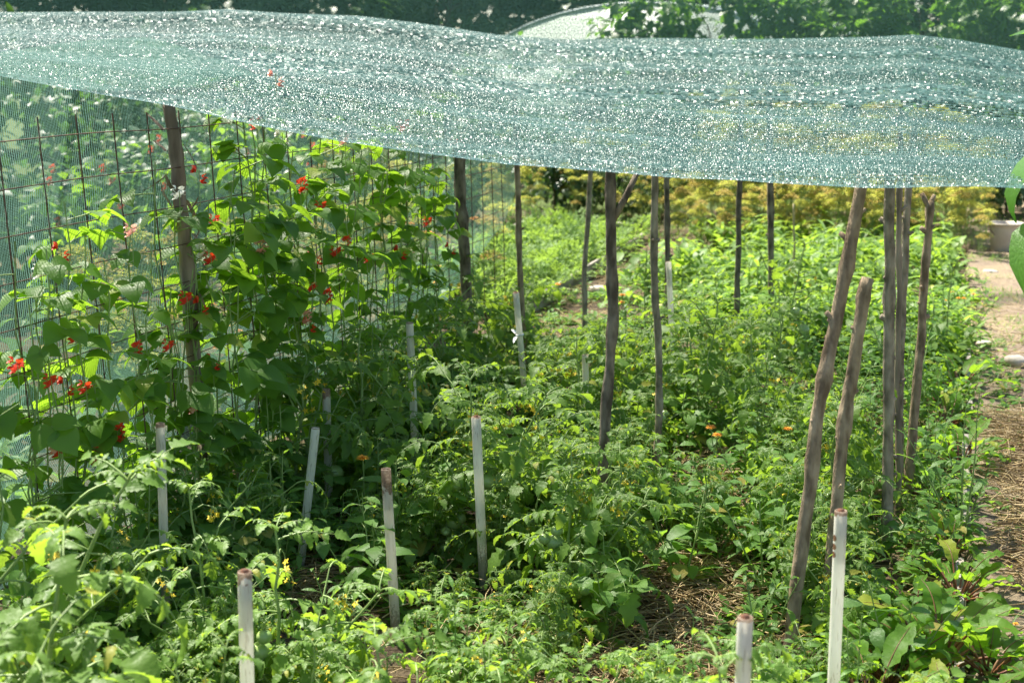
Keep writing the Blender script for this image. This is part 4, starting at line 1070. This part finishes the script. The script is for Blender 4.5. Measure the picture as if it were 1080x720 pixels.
for i in range(3):
    rn = random.Random(200+i)
    bl = [((rn.uniform(-.7, .7), rn.uniform(-.25, .25), rn.uniform(.4, 2.5)), (rn.uniform(.3, .5), rn.uniform(.2, .35), rn.uniform(.25, .45))) for _ in range(13)]
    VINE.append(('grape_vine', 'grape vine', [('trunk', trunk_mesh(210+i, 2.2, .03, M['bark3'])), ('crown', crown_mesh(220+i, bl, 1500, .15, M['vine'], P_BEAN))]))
vx = [(-.1, 'grape vine'), (1.0, ''), (1.75, ''), (2.6, ''), (3.4, ''), (4.3, ''), (5.2, ''), (6.1, ''), (7.0, '')]
for i, (x, _) in enumerate(vx):
    lab = 'dark leafy vine seen between the poles behind the carrot bed' if x < 1.5 else 'leafy vine rising behind the dill on the right'
    spawn(VINE[i % 3], Vector((x, 18.4+.3*(i % 2), 0)), rnd.uniform(-.3, .3), rnd.uniform(.98, 1.1) if x > 1.2 else .72, lab, 'vines '+('behind the carrot bed' if x < 1.5 else 'behind the dill'))
BUSH = []
for i in range(2):
    rn = random.Random(240+i)
    bl = [((rn.uniform(-.8, .8), rn.uniform(-.6, .6), rn.uniform(.3, 1.3)), (rn.uniform(.3, .5),)*2+(rn.uniform(.25, .4),)) for _ in range(10)]
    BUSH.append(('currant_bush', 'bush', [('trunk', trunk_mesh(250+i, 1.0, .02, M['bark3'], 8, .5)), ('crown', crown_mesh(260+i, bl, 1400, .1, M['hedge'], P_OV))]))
for i, (px, Y) in enumerate(((585, 15.6), (650, 15.2), (700, 15.8), (1060, 15.5), (1110, 15.0), (470, 14.5), (380, 13.5))):
    q = at(px, 240, Y); q.z = 0
    spawn(BUSH[i % 2], q, rnd.uniform(0, 6), rnd.uniform(.75, .95), 'dark green bush in the background '+('right of the path' if px > 1000 else ('seen between the poles' if px > 500 else 'beyond the side net')), 'dark bushes in the background')
for i in range(11):
    q = bed(4.4+i*1.0, -6.3+rnd.uniform(-.3, .3)); spawn(BUSH[i % 2], q, rnd.uniform(0, 6), rnd.uniform(.9, 1.3), 'green bush behind the left bed, seen through the side net', 'bushes behind the left bed')
TREE = []
for i in range(3):
    rn = random.Random(300+i)
    bl = [((rn.uniform(-1.6, 1.6), rn.uniform(-1.2, 1.2), rn.uniform(1.2, 5.2)), (rn.uniform(.6, 1.1),)*2+(rn.uniform(.5, .9),)) for _ in range(18)]
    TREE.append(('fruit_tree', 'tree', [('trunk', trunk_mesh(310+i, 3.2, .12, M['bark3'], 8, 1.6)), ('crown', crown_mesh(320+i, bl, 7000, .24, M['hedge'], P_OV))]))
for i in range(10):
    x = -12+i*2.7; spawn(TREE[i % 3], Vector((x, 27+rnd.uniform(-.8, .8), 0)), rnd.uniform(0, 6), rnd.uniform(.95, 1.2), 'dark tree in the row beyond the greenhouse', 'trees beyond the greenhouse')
for i in range(4):
    spawn(TREE[i % 3], Vector((-7.5-i*.9, 8+i*4.5, 0)), rnd.uniform(0, 6), rnd.uniform(.8, 1.0), 'dark tree beyond the left bed, seen over the side net', 'trees beyond the left bed')
# greenhouse
gc = at(690, 60, 21.0); r = thing('greenhouse', 'pale green arched film greenhouse in the background behind the net', 'greenhouse', Vector((gc.x-.2, 21.5, 0)), rad(-32))
Rg, hw, LG = 3.4, .6, 9.0
arc = [(-Rg, 0)]+[(-Rg*math.cos(math.pi*k/24), hw+(2.5-hw)*math.sin(math.pi*k/24)**.9) for k in range(25)]+[(Rg, 0)]
b = MB(); k_ = len(arc)
for j in range(9):
    for (x, z) in arc: b.v.append((x, LG*j/8, z-.0))
for j in range(8):
    for i in range(k_-1): q = j*k_+i; b.f.append((q, q+1, q+k_+1, q+k_)); b.m.append(0)
for j, y in ((0, 0), (8, LG)):
    b.f.append(tuple(range(j*k_, j*k_+k_)) if j else tuple(reversed(range(k_)))); b.m.append(0)
ob('film_cover', b.mesh('film_cover', M['film']), r)
for j in range(10):
    b = MB(); b.tube([Vector((x*1.008, LG*j/9, z*1.006)) for (x, z) in arc], .022, 6); ob('hoop', b.mesh('hoop', M['frame_metal']), r)
b = MB(); b.box(Matrix.Translation((0, -.03, .02)), .9, .03, 1.9); ob('door', b.mesh('door', M['frame_metal'], False), r)

# ================================================================ LIGHT, CAMERA
SEL, SAZ = rad(58), rad(-40)
S = Vector((math.sin(SAZ)*math.cos(SEL), math.cos(SAZ)*math.cos(SEL), math.sin(SEL)))
w = bpy.data.worlds.new('World'); scene.world = w; w.use_nodes = True; nt = w.node_tree
bg = nt.nodes['Background']; sky = nt.nodes.new('ShaderNodeTexSky'); sky.sky_type = 'NISHITA'; sky.sun_disc = False
sky.sun_elevation = SEL; sky.sun_rotation = SAZ; nt.links.new(sky.outputs[0], bg.inputs[0]); bg.inputs[1].default_value = .075
ld = bpy.data.lights.new('sun', 'SUN'); ld.energy = 5.0; ld.angle = rad(.5); ld.color = (1, .94, .82)
lo = bpy.data.objects.new('sun', ld); C.objects.link(lo); lo.rotation_euler = S.to_track_quat('Z', 'Y').to_euler(); lo.location = (0, 0, 20)
cd = bpy.data.cameras.new('camera'); cam = bpy.data.objects.new('camera', cd); C.objects.link(cam)
cam.location = (0, 0, H); cam.rotation_euler = (math.pi/2-PITCH, 0, 0)
cd.sensor_width = 36; cd.lens = 50; cd.clip_end = 600; cd.clip_start = .05
cd.dof.use_dof = True; cd.dof.focus_distance = 4.4; cd.dof.aperture_fstop = 4.8
scene.camera = cam
vs = scene.view_settings; vs.view_transform = 'Standard'; vs.look = 'None'; vs.gamma = 1; vs.use_curve_mapping = False; vs.exposure = 1.68
cy = scene.cycles
cy.max_bounces = 10; cy.transparent_max_bounces = 24; cy.diffuse_bounces = 4; cy.transmission_bounces = 5; cy.glossy_bounces = 2
cy.use_adaptive_sampling = False; cy.sample_clamp_indirect = 4; cy.caustics_reflective = False; cy.caustics_refractive = False
cy.use_denoising = True
